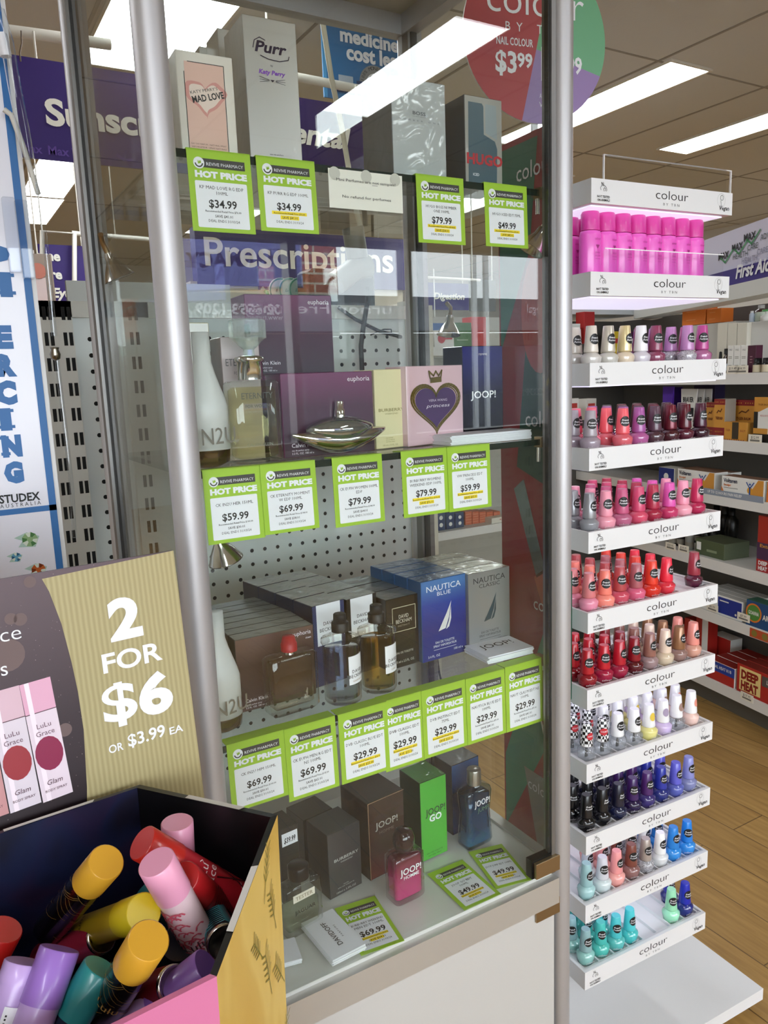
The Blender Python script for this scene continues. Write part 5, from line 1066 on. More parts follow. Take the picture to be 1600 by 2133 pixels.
def med(m, w, h, X):
    m.text('medicines', w * .22, h * .545, h * .13, WPAPER, X, z=.002, al='L', bold=1.4, w=w * .82, res=4); m.text('cost less', w * .29, h * .39, h * .14, WPAPER, X, z=.002, al='L', bold=1.4, w=w * .72, res=4)
    m.disc(w * .64, h * .19, w * .2, .002, M('8f8f90', .5), 32, X); m.ring(w * .64, h * .19, w * .115, w * .012, .003, WPAPER, 24, X); m.rect(w * .4, w, h * .1, h * .2, .0035, M('1d3a66', .5), X); m.text('QUALITY GUARANTEE', w * .42, h * .12, h * .055, WPAPER, X, z=.004, al='L', w=w * .52)
    for i, ch in enumerate('100% MONEY BACK'): a = R(170 - i * 11.4); m.text(ch, 0, 0, h * .035, INK, X @ Matrix.Translation((w * .64 + w * .15 * math.cos(a), h * .19 + w * .15 * math.sin(a), 0)) @ Matrix.Rotation(a - R(90), 4, 'Z'), z=.004)
    m.rect(w * .18, w * .36, h * .13, h * .23, .002, M('a9b4c0', .5), X); m.rect(w * .12, w * .35, h * .07, h * .13, .002, M('1d3a66', .5), X); m.text('Mixture', w * .14, h * .08, h * .035, WPAPER, X, z=.003, al='L'); m.rect(0, w * .04, 0, h, .001, M('4a97cc', .5), X)
sign('blue poster reading medicines cost less under the back of the ceiling', (665, -30), (832, -5), (665, 200), 1.66, M('2a6fa6', .5), med, 'poster')
def rail(label, pts, r, Y, hooks=()):
    P0 = at(*pts[0], Y); t = thing('sign_rail', label, 'rail', P0); m = MB(Matrix.Translation(-P0)); m.tube([at(*p, Y) for p in pts], r, M('d9d4c8', .5), 12); m.build('pipe', t)
    for p in hooks: q = at(*p, Y); m = MB(Matrix.Translation(-P0)); m.tube([q, (q.x, q.y, CZ)], r * .3, M('a8a296', .5), 6); m.build('hanger', t)
    return t
rail('white pipe rail carrying the purple Sunscreen sign', [(-60, 52), (5, 62), (125, 78), (230, 93)], .015, 1.62, ((137, 80),))
rail('white pipe rail in front of the blue medicines poster', [(560, 150), (625, 162), (770, 190), (860, 206)], .014, 1.62, ((562, 150),))
m = MB(); m.tube([at(44, 64, 1.58), at(45, 90, 1.58), at(41, 110, 1.58), at(43, 128, 1.58)], .002, M('5c4a38', .5)); m.build('sign_hook', label='brown wire hook holding up the Sunscreen sign at far left', cat='hook')
def pres(m, w, h, X): m.text('Prescriptions', w * .035, h * .34, h * .5, CREAMTXT, X, z=.003, al='L', w=w * .9, bold=.6, res=5)
sign('wide purple dispensary board reading Prescriptions at the back of the shop', (404, 470), (842, 512), (404, 592), 4.0, M('2e1c60', .5), pres, 'dispensary_sign', .1)
def maxs(m, w, h, X): m.text('MAX', w * .1, h * .62, h * .16, PURPLE, X, z=.003, al='L', bold=1); m.stroke([(w * .22, h * .62), (w * .3, h * .45), (w * .5, h * .75)], .02, .003, M('3c9c50', .5), X)
a, b = at(400, 600, 4.0), at(845, 700, 4.0)
m = MB(); m.box(a.x, b.x, 4.02, 4.6, FZ, at(620, 588, 4.0).z - .01, M('b9b09c', .6)); X = Matrix.Translation((0, 4.02, 0)) @ FRONT
p = at(540, 602, 4.0); m.text('MAX', p.x, p.z, .07, M('5a2a5c', .5), X, z=.003, al='L', bold=1); m.stroke([(p.x + .05, p.z - .01), (p.x + .12, p.z - .07), (p.x + .28, p.z + .05)], .025, .003, M('4a9c58', .5), X)
m.build('dispensary_counter', label='beige dispensary front with a green tick below the Prescriptions board', cat='counter')
for i, px in enumerate((585, 603, 622, 640)):
    q = at(px, 606, 1.3); m = MB().lathe([(.038, -.002), (.038, .002)], M('d2d8d2' if i < 2 else 'a9c4c4', .5), 28, X=Matrix.Rotation(R(90), 4, 'X')); m.ring(0, 0, .036, .004, .0025, M('4a9a90', .5), 24, FRONT); m.text('Expert', 0, -.004, .009, M('2a6a78', .5), FRONT, z=.003, it=1)
    o = m.build('round_card', label='round pale card in a row above the plum boxes, ' + ORD[i] + ' from left', cat='card', group='round cards above the boxes'); o.location = q; o.location.y -= .006 * i
q = at(610, 618, 1.3); m = MB(); m.box(q.x - .1, q.x + .08, 1.27, 1.4, FZ, q.z - .01, M('d5d8d4', .5)); m.build('leaflet_rack', label='pale leaflet rack holding the round cards', cat='rack')
# left: eye sign, frames
def eye(m, w, h, X):
    for s, y in (('Home', .72), ('Care', .4), ('Eye and', .07)): m.text(s, w * (.42 if y > .2 else .62), h * y, h * .17, CREAMTXT, X, z=.003, bold=1.4, it=1 if y < .2 else 0, al='R' if y > .2 else 'C', res=3)
sign('purple sign reading Eye and behind the left posts', (78, 508), (182, 510), (78, 627), 2.6, PURPLE, eye)
rail('white square sign frame round the purple Eye sign', [(88, 640), (88, 482), (155, 486), (155, 640)], .01, 2.55)
rail('white horizontal rail running behind the left posts', [(150, 486), (300, 498), (330, 502)], .01, 2.56, ((240, 492),))
q = at(85, 595, 2.5); m = MB(); m.box(q.x - .05, q.x + .05, 2.5, 2.506, q.z - .1, q.z + .12, M('8a7a6c', .6)); m.box(q.x - .03, q.x + .02, 2.496, 2.5, q.z - .09, q.z + .03, M('c9b4b0', .6)); m.disc(q.x - .005, q.z + .055, .03, .004, M('b06a58', .6), 16, Matrix.Translation((0, 2.498, 0)) @ FRONT); m.tube([(q.x, 2.503, q.z + .12), (q.x, 2.503, CZ)], .003, W_HANG, 6); m.build('photo_poster', label='small poster of a smiling person at far left beside the purple Eye sign', cat='poster')
# shelves with blue-white bottles seen between the left posts
lg = thing('wall_shelving', 'white shelving with small bottles glimpsed between the left posts', 'shelving', at(315, 900, 1.9))
o0 = lg.location.copy(); UU = Matrix.Translation(-o0)
m = MB(UU); m.box(o0.x - .2, o0.x + .4, 2.1, 2.12, FZ, 1.2, M('8f918c', .6)); m.build('back_panel', lg)
rows = (695, 745, 795, 865, 930, 995)
for k, yy in enumerate(rows):
    q = at(315, yy, 1.9); m = MB(UU); m.box(o0.x - .2, o0.x + .4, 1.9, 2.1, q.z - .012, q.z, M('d8dad8', .5)); m.build('shelf', lg)
pr = None
for k, yy in enumerate(rows[1:5]):
    q = at(315, yy, 1.9)
    for j in range(5):
        lab = f'small bottle, {ORD[j]} from left on the {ORD[k + 1]} shelf between the left posts'
        if pr is None:
            pr = MB().lathe([(.0001, 0), (.022, 0), (.022, .075), (.009, .085)], M('dfe4ea', .4), 14).build('shelf_bottle', label=lab, cat='bottle', group='small bottles between the left posts')
            MB().lathe([(.0224, .02), (.0224, .055)], M('6c8cc0', .5), 14, cap0=False, cap1=False).build('label_band', pr); MB().lathe([(.01, .084), (.01, .105), (.0001, .105)], M('e8ecf0', .4), 12).build('cap', pr); o = pr
        else: o = dup(pr, label=lab)
        o.location = (q.x - .1 + .052 * j, 1.93, q.z)
# ------------------------------------------------------------------ ear piercing display at the left edge
BLUE = M('1763a4', .45); PW = M('e6e4ee', .35, coat=.4)
dp = thing('piercing_display', 'tall white and blue ear PIERCING display with gem pictures at the left edge', 'display', (at(100, 1000, .3).x, .3, FZ))
o0 = dp.location.copy(); UU = Matrix.Translation(-o0)
xr = at(97, 930, .3).x + .004; xl = xr - .22; X = Matrix.Translation((0, .3, 0)) @ FRONT
m = MB(UU); m.box(xl - .006, xr + .006, .3, .325, FZ, 1.35, M('dcdad8', .45)); m.build('frame', dp)
m = MB(UU); m.rect(xl, xr, -.3, 1.33, .001, PW, X); m.rect(xr - .0095, xr, -.3, 1.33, .002, BLUE, X); m.rect(xl, xl + .0095, -.3, 1.33, .002, BLUE, X)
z_ = at(60, 1062, .3).z; m.rect(xl, xr, z_ - .004, z_ + .004, .002, BLUE, X); z2_ = at(60, 550, .3).z
for ch, yy, px in (('I', 460, 20), ('E', 770, 2), ('R', 980, 2), ('C', 1205, 2), ('I', 1420, 0), ('N', 1637, 6), ('G', 1845, 16)):
    pass
for ch, yb_, yt_ in (('P', 560, 515), ('I', 614, 570), ('E', 722, 680), ('R', 780, 739), ('C', 838, 795), ('I', 892, 852), ('N', 948, 908), ('G', 1003, 964)):
    zb0, zt0 = at(20, yb_, .3).z, at(20, yt_, .3).z; xc = {'E': 6, 'R': 14, 'C': 14, 'I': 13, 'N': 26, 'G': 30, 'P': 0}[ch]; xc = at(xc, (yb_ + yt_) / 2, .3).x; h_ = zt0 - zb0
    m.text(ch, xc - .001, zb0, h_, BLUE, X, z=.002, bold=3, w=h_ * (.55 if ch == 'I' else .95))
    if ch in 'IN':
        for z0 in (zb0, zt0 - h_ * .16): m.rect(xc - h_ * .42 - .001, xc + h_ * .42 - .001, z0, z0 + h_ * .16, .0022, BLUE, X) if ch == 'I' else m.rect(xc - h_ * .58, xc - h_ * .14, z0, z0 + h_ * .16, .0022, BLUE, X)
p = at(84, 1040, .3); m.text('STUDEX', p.x, p.z, .0115, INK, X, z=.002, al='R', w=.052, bold=1); m.text('AUSTRALIA', p.x, at(84, 1050, .3).z, .0055, INK, X, z=.002, al='R', sp=1, w=.052)
zt_ = z_ - .004
for px, py, r_, c1, c2 in ((62, 1123, .0105, '8fae7c', '4f7a48'), (34, 1160, .0065, '6aa4c0', '2f5f80'), (80, 1186, .0095, 'c0602c', '7c3416'), (42, 1214, .006, '8a8f6c', '5f6a48')):
    q = at(px, py, .3)
    m.poly([(q.x - r_ * 1.9, q.z + r_ * .4), (q.x - r_ * .3, q.z + r_), (q.x + r_ * 1.2, q.z + r_ * .3), (q.x + r_ * .6, q.z - r_ * 1.1), (q.x - r_ * 1.5, q.z - r_ * .9), (q.x - r_ * .9, q.z - r_ * .1)], .0015, M('a9c4b8', .4), X)
    for k in range(9):
        a0, a1 = R(40 * k), R(40 * k + 40); m.poly([(q.x, q.z), (q.x + r_ * math.cos(a0), q.z + r_ * math.sin(a0)), (q.x + r_ * math.cos(a1), q.z + r_ * math.sin(a1))], .002, M((c1, c2, 'd8e0d0')[k % 3], .2), X)
    m.disc(q.x, q.z, r_ * .4, .0024, M(c1, .2), 6, X)
m.build('printed_panel', dp)
# acrylic strips
def strip_(label, pts, r, Y, bell=None, white=None):
    P0 = at(*pts[0], Y); t = thing('acrylic_strip', label, 'acrylic strip', P0); m = MB(Matrix.Translation(-P0)); m.tube([at(*p, Y) for p in pts], r, GLASS('f8fafc', .05), 6); m.build('strip', t)
    if bell: q = at(*bell, Y); m = MB(Matrix.Translation(q - P0)); m.lathe([(.0001, -.009), (.006, -.006), (.007, .0), (.005, .006), (.006, .009)], M('8c8478', .25, metal=1), 14); m.build('metal_end', t)
    if white: m = MB(Matrix.Translation(-P0)); m.tube([at(*p, Y) for p in white], r * .9, M('e8e8ee', .3), 6); m.build('white_tip', t)
strip_('clear hanging acrylic strip with a metal bell end in front of the slotted upright', [(75, 340), (84, 420), (96, 520), (105, 610), (113, 700)], .0035, .27, (115, 738))
strip_('clear acrylic tail hanging low beside the gem pictures', [(118, 745), (128, 830), (140, 930), (150, 1020), (155, 1120)], .003, .27)
strip_('clear acrylic rod with a white tip crossing the top left corner', [(-5, 20), (15, 90), (30, 180), (48, 270), (58, 330)], .008, .26, None, [(2, 70), (12, 118)])
def arm(label, pts, w): 
    m = MB(); m.tube([at(*p, .28) for p in pts], w, M('d4d0c6', .5), 6); m.build('hanging_rod', label=label, cat='arm')
arm('white slanted arm at the upper left running to the piercing display', [(8, 228), (24, 240), (50, 310), (80, 405)], .0035)
for (px, py, hh_) in ((25, 490, .055), (52, 500, .06)):
    q = at(px, py, .285); m = MB(); m.cbox(-.008, .008, -.006, .006, -hh_ / 2 - .02, hh_ / 2 + .02, GLASS('f6f8fb', .03), .002); o = m.build('clear_clip', label='clear plastic clip on the piercing display, ' + ('left' if px < 40 else 'right') + ' of a pair', cat='clip'); o.location = q
# ------------------------------------------------------------------ medicine gondola at the right
GA = R(-9.5); gu = Vector((math.sin(-GA), math.cos(GA), 0)); gu = Vector((-math.sin(GA), math.cos(GA), 0)); gn = Vector((-gu.y, gu.x, 0)); gp = Vector((2.14, .66, 0))
GM = Matrix(((-gu.x, -gn.x, 0, gp.x), (-gu.y, -gn.y, 0, gp.y), (0, 0, 1, 0), (0, 0, 0, 1)))   # x runs towards the viewer along the shelf, y into the bay, z up
GI = GM.inverted()
def onG(px, py, off=0): return GI @ onP(px, py, gp - gn * off, gn)
gz = (-.345, -.085, .115, .36, .558, .79)
shf = thing('medicine_shelving', 'white shelving bay of pain relief medicines with dark back at the right', 'shelving'); shf.matrix_world = Matrix.Translation((0, 0, FZ)) @ GM
U = Matrix.Translation((0, 0, -FZ)); SHW = M('dedcd8', .45); BKD = M('6a6660', .7)
x0, x1 = -1.5, .75
m = MB(U); m.box(x0, x1, .3, .32, FZ, 1.04, BKD); m.build('back_panel', shf)
m = MB(U); m.box(x0, x1, .05, .3, FZ, gz[0] - .03, M('5c5850', .6)); m.build('kick_plate', shf)
for z in gz:
    m = MB(U); m.box(x0, x1, .004, .3, z - .012, z, SHW); s = m.build('shelf', shf)
    m = MB(U); m.box(x0, x1, 0, .004, z - .036, z + .003, M('e4e2de', .4)); m.build('price_strip', s)
TAGM = M('efe9da', .6)
def ptag(px, py, txt, k=[0]):
    q = onG(px, py, -.0005); m = MB(); m.box(-.028, .028, -.001, 0, -.014, .014, TAGM); m.text(txt, 0, 0, .009, INK, FRONT, z=.0015, res=1); m.rect(-.02, .02, -.009, -.003, .0015, M('7a766e', .6), FRONT)
    o = m.build('shelf_price_tag', label='cream shelf price tag reading ' + txt + ', ' + ['below the small white cartons', 'just right of that tag', 'below the amber cartons', 'under the olive box', 'left of the olive box tag', 'under the blue rub boxes', 'below the arthritis box', 'below the red low odour boxes'][k[0]], cat='price tag', group='shelf price tags'); k[0] += 1
    o.matrix_world = GM @ Matrix.Translation((q.x, 0, q.z))
for a in ((1527, 770, '$19.49'), (1545, 770, '$18.99'), (1573, 914, '$12.99'), (1424, 1143, '$24.95'), (1397, 1138, '$25.95'), (1484, 1266, '$6.99'), (1549, 1286, '$7.99'), (1556, 1452, '$17.95')): ptag(*a)
def gbox(label, Lp, Rp, Tp, z, off, d, front, side, art=None, top=None, n=1, cat='medicine box', group=None, stack=1, name='medicine_box', h=None):
    q = onG(*Lp, off); r = onG(*Rp, off); w = r.x - q.x; h = h or onG(*Tp, off).z - z
    m = MB(); m.cbox(0, w, 0, d, 0, h, side, .001, front=front, top=top or side)
    if art: art(m, w, h, FRONT)
    o0 = None
    for k in range(n):
        lab = label if n == 1 else label + (', topmost' if k == n - 1 else f', {ORD[k]} from the bottom' if stack == 1 else '')
        if n > 1 and stack == 0: lab = label + f', {ORD[k]} from the front'
        if o0 is None: o = o0 = m.build(name, label=lab, cat=cat, group=group)
        else: o = o0.copy(); C.objects.link(o); o['label'] = lab
        o.matrix_world = GM @ Matrix.Translation((q.x, off + (0 if stack else k * (d + .001)), z + (k * (h + .0005) if stack else 0)))
    return o0
W_ = M('ecebe6', .45); TG = M('d0933a', .45); TGR = M('8a1f22', .45); ORG = M('e07a2c', .45)
# top shelf
def lines(c, ys, w0=.2, w1=.8):
    return lambda m, w, h, X: [m.rect(w0 * w, w1 * w, (y - .012) * h, (y + .012) * h, .0006, M(c, .5), X) for y in ys]
for i, (a, b) in enumerate(((1515, 1527), (1528, 1541), (1542, 1556))):
    gbox('slim white carton on the highest right shelf, ' + ORD[i] + ' of three', (a, 758), (b, 758), (a, 720), gz[5], .01, .02, W_, W_, lambda m, w, h, X: (m.text('OILS', .5 * w, .82 * h, .06 * h, INK, X, res=1), lines('9a988f', (.6, .55, .3, .25, .2, .15))(m, w, h, X)), group='slim white cartons')
gbox('maroon carton beside the slim white cartons', (1557, 757), (1574, 757), (1557, 720), gz[5], .01, .03, M('4a1830', .5), M('4a1830', .5), lines('b08a90', (.6, .5, .4), .3, .6))
gbox('white tray box behind the dark jars on the highest shelf', (1555, 730), (1606, 730), (1555, 672), gz[5], .12, .1, M('d6d4ce', .5), M('d6d4ce', .5))
for i, (a, b) in enumerate(((1493, 1513), (1514, 1533), (1534, 1554))): gbox('tall cream carton at the back of the highest shelf, ' + ORD[i] + ' from left', (a, 740), (b, 740), (a, 674), gz[5], .1, .04, M('dcd6c6', .5), M('d0cabc', .5), group='tall cream cartons')
def jar(label, px, py, z, off, prof, mat, cap, capm, lab=None, labr=None, cat='bottle', name='medicine_bottle'):
    q = onG(px, py, off); o = MB().lathe(prof, mat, 20).build(name, label=label, cat=cat); o.matrix_world = GM @ Matrix.Translation((q.x, off, z))
    MB().lathe(cap, capm, 18).build('cap', o)
    if lab: MB().lathe(lab, M(*labr), 20, cap0=False, cap1=False).build('paper_label', o)
    return o
jar('brown glass bottle with black cap and pale blue label', 1516, 745, gz[5], .045, [(.0001, 0), (.018, 0), (.019, .004), (.019, .05), (.01, .064), (.01, .072)], M('3a2416', .15, coat=1), [(.0125, .068), (.0125, .088), (.0001, .088)], BLACK, [(.0194, .012), (.0194, .036)], ('c4d2e0', .5))
jar('dark dropper bottle behind the slim white cartons', 1543, 745, gz[5], .06, [(.0001, 0), (.012, 0), (.012, .045), (.005, .055)], M('1c1614', .2, coat=1), [(.006, .054), (.0045, .078), (.0001, .08)], BLACK)
jar('dark dropper bottle left of the brown glass bottle', 1501, 745, gz[5], .06, [(.0001, 0), (.012, 0), (.012, .045), (.005, .055)], M('1c1614', .2, coat=1), [(.006, .054), (.0045, .078), (.0001, .08)], BLACK)
for i, px in enumerate((1579, 1598)): jar('small dark jar with black lid, ' + ('left' if i == 0 else 'right') + ' of two at the photo edge', px, 750, gz[5], .02, [(.0001, 0), (.015, 0), (.015, .032), (.011, .036)], M('1d1b1a', .3), [(.0125, .034), (.0125, .05), (.0001, .05)], BLACK, [(.0153, .004), (.0153, .028)], ('d0c4a8', .5), 'jar', 'cream_jar')
rz = onG(1500, 670, .1).z
gbox('grey riser box under the orange cartons', (1420, 745), (1530, 745), (1420, 672), gz[5], .15, .1, M('c6c4bc', .5), M('c6c4bc', .5), h=rz - gz[5])
for i, (a, b) in enumerate(((1421, 1469), (1472, 1502))): gbox('orange carton on the riser box, ' + ('left' if i == 0 else 'right') + ' of two', (a, 665), (b, 665), (a, 643 if i == 0 else 645), rz + .001, .152, .06, ORG, M('c8681f', .5), lines('f0b070', (.75, .3), .2, .6), group='orange cartons')
rz2 = onG(1580, 672, .13).z
jar('slim pale blue spray can on the white tray box', 1566, 672, rz2 + .002, .15, [(.0001, 0), (.009, 0), (.009, .03), (.006, .035)], M('c8d4e6', .4), [(.006, .035), (.005, .042), (.0001, .042)], WPAPER)
jar('brown bottle with grey cap on the white tray box', 1585, 672, rz2 + .002, .17, [(.0001, 0), (.02, 0), (.02, .04), (.01, .048)], M('4a2418', .2, coat=1), [(.011, .048), (.011, .06), (.0001, .06)], M('b4b2ae', .5), [(.0204, .005), (.0204, .036)], ('d8e4d4', .5))
jar('white pump bottle with green top at the right photo edge', 1597, 672, rz2 + .002, .14, [(.0001, 0), (.02, 0), (.02, .018), (.006, .026), (.006, .034)], W_, [(.016, .034), (.016, .04), (.0001, .041)], M('5aa05c', .5))
# second: balms and tubes
def tube_(label, a, b, t, z, off, c1, txt=None):
    q, r = onG(a, 870, off), onG(b, 870, off); w = (r.x - q.x) / 2; h = onG(a, t, off).z - z
    m = MB(); vs = [(-w * .55, -.012, 0), (w * .55, -.012, 0), (w * .55, .012, 0), (-w * .55, .012, 0), (-w, -.001, h), (w, -.001, h), (w, .001, h), (-w, .001, h)]
    m.add(vs, [(0, 1, 5, 4), (1, 2, 6, 5), (2, 3, 7, 6), (3, 0, 4, 7), (4, 5, 6, 7), (3, 2, 1, 0)], M(c1, .3))
    if txt:
        T = Matrix.Translation((0, -.004, 0)) @ FRONT; m.text(txt, 0, h * .72, h * .11, INK, T, z=.0008, w=w * 1.3, bold=1, res=1); m.rect(-w * .75, w * .75, h * .3, h * .6, .0035, INK, T)
    o = m.build('cream_tube', label=label, cat='tube'); o.matrix_world = GM @ Matrix.Translation(((q.x + r.x) / 2, off, z))
tube_('purple cream tube behind the dark nail polishes', 1380, 1403, 805, gz[4], .05, '4a2090'); tube_('darker purple tube beside the purple cream tube', 1402, 1420, 806, gz[4], .08, '2c1458')
for i, (a, b) in enumerate(((1418, 1452), (1450, 1466), (1463, 1482))): tube_('white cream tube, ' + ORD[i] + ' of three', a, b, 810, gz[4], .07 + .01 * i, 'dedcd6' if i == 0 else 'c2c0bc', 'BRAUER')
gbox('dark purple carton behind the white cream tubes', (1444, 860), (1488, 860), (1444, 802), gz[4], .16, .05, M('24163c', .5), M('24163c', .5))
def tiger(m, w, h, X):
    m.rect(0, w, .0, .3 * h, .0005, TGR, X); m.rect(0, w, .86 * h, h, .0005, TGR, X); m.text('TIGER BALM', .5 * w, .5 * h, .07 * h, M('6a2a12', .5), X, z=.001, w=.62 * w, bold=1, res=1)
    m.stroke([(.3 * w, .66 * h), (.42 * w, .72 * h), (.6 * w, .69 * h), (.72 * w, .76 * h)], .03 * h, .001, M('6a3a16', .5), X); m.text('WARMS WORKS IT WORKS', .5 * w, .18 * h, .04 * h, TG, X, z=.001, w=.7 * w, res=1); m.text('TIGER BALM', .5 * w, .1 * h, .03 * h, TG, X, z=.001, w=.5 * w, res=1)
    for k in range(9):
        if k not in (4,): m.rect((.06 + .1 * k) * w, (.1 + .1 * k) * w, .91 * h, .94 * h, .001, TG, X)
gbox('tall narrow amber carton with red dotted base', (1486, 898), (1509, 898), (1489, 831), gz[4], .012, .05, TG, M('a49c90', .5), tiger)
gbox('big amber and red carton standing at the back', (1525, 890), (1572, 890), (1525, 833), gz[4], .07, .05, TG, TGR, tiger)
gbox('small amber carton in front of the big one', (1508, 903), (1556, 903), (1508, 878), gz[4], .012, .04, TG, TG, lambda m, w, h, X: (m.rect(.36 * w, .64 * w, .1 * h, h * .99, .0005, M('3a3020', .5), X), m.text('TIGER', .18 * w, .5 * h, .12 * h, TGR, X, res=1, w=.2 * w), m.text('BALM', .82 * w, .5 * h, .12 * h, TGR, X, res=1, w=.2 * w), [m.rect((.05 + .1 * k) * w, (.09 + .1 * k) * w, .03 * h, .08 * h, .0007, TGR, X) for k in range(9)]))
def tplast(m, w, h, X): m.poly([(0, h), (0, .68 * h), (.25 * w, .68 * h), (w, .86 * h), (w, h)], .0005, TG, X); m.rect(0, w, 0, .2 * h, .0005, M('1e1c18', .5), X); m.rect(.0, .2 * w, .2 * h, .68 * h, .0005, M('1e1c18', .5), X); m.rect(0, .7 * w, .2 * h, .32 * h, .0007, TG, X); m.text('TIGER BALM', .45 * w, .82 * h, .04 * h, M('5a2a12', .5), X, z=.001, w=.5 * w, res=1); m.text('NECK & SHOULDER RUB', .62 * w, .58 * h, .04 * h, M('c03a2c', .5), X, z=.001, w=.6 * w, res=1)
gbox('white, amber and black neck rub carton at the edge', (1569, 905), (1612, 905), (1573, 827), gz[4], .012, .03, W_, M('2a2620', .5), tplast)
gbox('amber carton half hidden behind the darkest nail polish', (1470, 895), (1487, 895), (1470, 838), gz[4], .06, .04, TG, TG, tiger)
# third: gel boxes
def volt(m, w, h, X):
    m.poly([(0, 0), (0, .5 * h), (.06 * w, .25 * h), (.3 * w, .1 * h), (w, .04 * h), (w, 0)], .0005, ORG, X); m.poly([(.62 * w, .12 * h), (.98 * w, .12 * h), (.98 * w, .98 * h), (.86 * w, .98 * h)], .0005, M('d8963c', .45), X)
    m.text('Voltaren', .05 * w, .7 * h, .2 * h, M('1c2a4c', .5), X, z=.001, al='L', w=.33 * w, bold=.8); m.text('Emulgel', .06 * w, .53 * h, .1 * h, ORG, X, z=.001, al='L', w=.17 * w, bold=.8); m.rect(.06 * w, .4 * w, .42 * h, .45 * h, .001, M('8a8a8a', .5), X)
    m.disc(.68 * w, .45 * h, .16 * h, .001, M('e0a02c', .4), 20, X); B = M('1f4f9c', .4); m.stroke([(.6 * w, .82 * h), (.68 * w, .55 * h), (.77 * w, .84 * h)], .05 * h, .0015, B, X); m.stroke([(.68 * w, .6 * h), (.68 * w, .22 * h)], .08 * h, .0015, B, X); m.disc(.68 * w, .74 * h, .05 * h, .0015, B, 12, X)
gbox('white and orange gel box, left of two alike', (1411, 1006), (1489, 1016), (1412, 975), gz[3], .02, .06, W_, W_, volt, top=M('8f6a54', .5))
gbox('white and orange gel box nearest the photo edge', (1503, 1017), (1592, 1029), (1505, 990), gz[3], .004, .055, W_, W_, volt, top=M('8f6a54', .5))
gbox('white gel box behind the two white and orange boxes', (1430, 1000), (1522, 1010), (1430, 973), gz[3], .085, .05, W_, W_, top=M('8f6a54', .5))
gbox('navy gel box left of the white and orange boxes', (1372, 1002), (1404, 1006), (1372, 972), gz[3], .03, .06, M('1c2f7c', .45), W_, lambda m, w, h, X: m.disc(.5 * w, .5 * h, .2 * h, .001, W_, 14, X))
gbox('orange and white gel box at the right photo edge', (1597, 1030), (1660, 1036), (1597, 1003), gz[3], .004, .05, ORG, W_, volt)
q = onG(1465, 1024, -.002); r = onG(1590, 1040, -.002); m = MB(); m.box(0, r.x - q.x, -.001, 0, -.011, .011, M('8f98a8', .5)); m.text('UP TO 12 HOURS PAIN RELIEF', .02, -.004, .01, W_, FRONT, z=.0015, al='L', bold=.8, res=1, maxw=.16); o = m.build('shelf_strip', label='grey shelf edge strip reading UP TO 12 HOURS under the gel boxes', cat='shelf strip'); o.matrix_world = GM @ Matrix.Translation((q.x, 0, (q.z + r.z) / 2))
# fourth
gbox('flat olive green carton lying on the shelf', (1449, 1140), (1509, 1148), (1450, 1120), gz[2], .03, .12, M('4f5a3c', .5), M('59624a', .5), lambda m, w, h, X: (m.rect(.04 * w, .2 * w, .3 * h, .8 * h, .0005, W_, X), m.rect(.4 * w, .75 * w, .3 * h, .45 * h, .0005, M('8a9474', .5), X)), top=M('565c46', .5))
for i, (px, c) in enumerate(((1402, '14120f'), (1418, '181614'), (1437, '8f8e88'), (1452, '1a1816'), (1470, '15130f'), (1488, '1b1917'))):
    jar('dark bottle in the row on the olive box shelf, ' + ORD[i] + ' from left', px, 1130, gz[2], .06 + .012 * (i % 2) + (.1 if i > 2 else 0), [(.0001, 0), (.016, 0), (.016, .05), (.007, .062)], M(c, .3), [(.0085, .06), (.0085, .078), (.0001, .078)], BLACK, [(.0163, .01), (.0163, .03)], ('8c8478', .5))
for i, px in enumerate((1492, 1510, 1524)): jar('tall black bottle standing in the dark back of the bay, ' + ORD[i] + ' from left', px, 1090, gz[2], .24, [(.0001, 0), (.026, 0), (.026, .1), (.01, .125)], M('12110f', .3), [(.012, .12), (.012, .15), (.0001, .15)], BLACK)
def deep(m, w, h, X): m.rect(0, w, 0, .22 * h, .0005, M('a81f1f', .5), X); m.text('DEEP', .22 * w, .125 * h, .07 * h, W_, X, z=.001, w=.3 * w, bold=1.5); m.text('HEAT', .22 * w, .03 * h, .07 * h, W_, X, z=.001, w=.3 * w, bold=1.5); m.rect(0, w, .22 * h, .52 * h, .0005, M('4a2c4c', .5), X); m.text('Extra', .3 * w, .44 * h, .06 * h, TG, X, z=.001, w=.4 * w, bold=.8)
gbox('tall red and purple carton leaning at the photo edge', (1576, 1168), (1640, 1180), (1592, 1075), gz[2], .02, .04, M('a82a1c', .45), M('7c1c18', .5), deep)
# fifth
def rub(m, w, h, X): m.rect(.46 * w, .98 * w, .1 * h, .92 * h, .0005, M('1b2f8c', .45), X); m.text('rub', .2 * w, .55 * h, .28 * h, INK, X, z=.001, bold=1.5, w=.26 * w); m.rect(.5 * w, .7 * w, .72 * h, .78 * h, .001, W_, X); m.disc(.86 * w, .25 * h, .06 * h, .001, W_, 12, X)
gbox('white and blue rub carton', (1455, 1255), (1547, 1274), (1455, 1225), gz[1], .012, .035, W_, W_, rub, n=4, stack=0, group='blue and white rub cartons', top=M('bdbdb8', .5))
gbox('blue arthritis cream box with a green round badge', (1554, 1278), (1640, 1300), (1555, 1247), gz[1], .004, .05, M('1f4a7c', .45), M('2c5a48', .5), lambda m, w, h, X: (m.disc(.2 * w, .55 * h, .36 * h, .001, M('4f8a3c', .45), 22, X), m.ring(.2 * w, .55 * h, .36 * h, .06 * h, .0012, ORG, 22, X), m.text('GOANNA', .2 * w, .48 * h, .14 * h, W_, X, z=.0015, w=.26 * w, bold=1), m.text('ARTHRITIS', .42 * w, .4 * h, .2 * h, W_, X, z=.001, al='L', w=.55 * w, bold=1)))
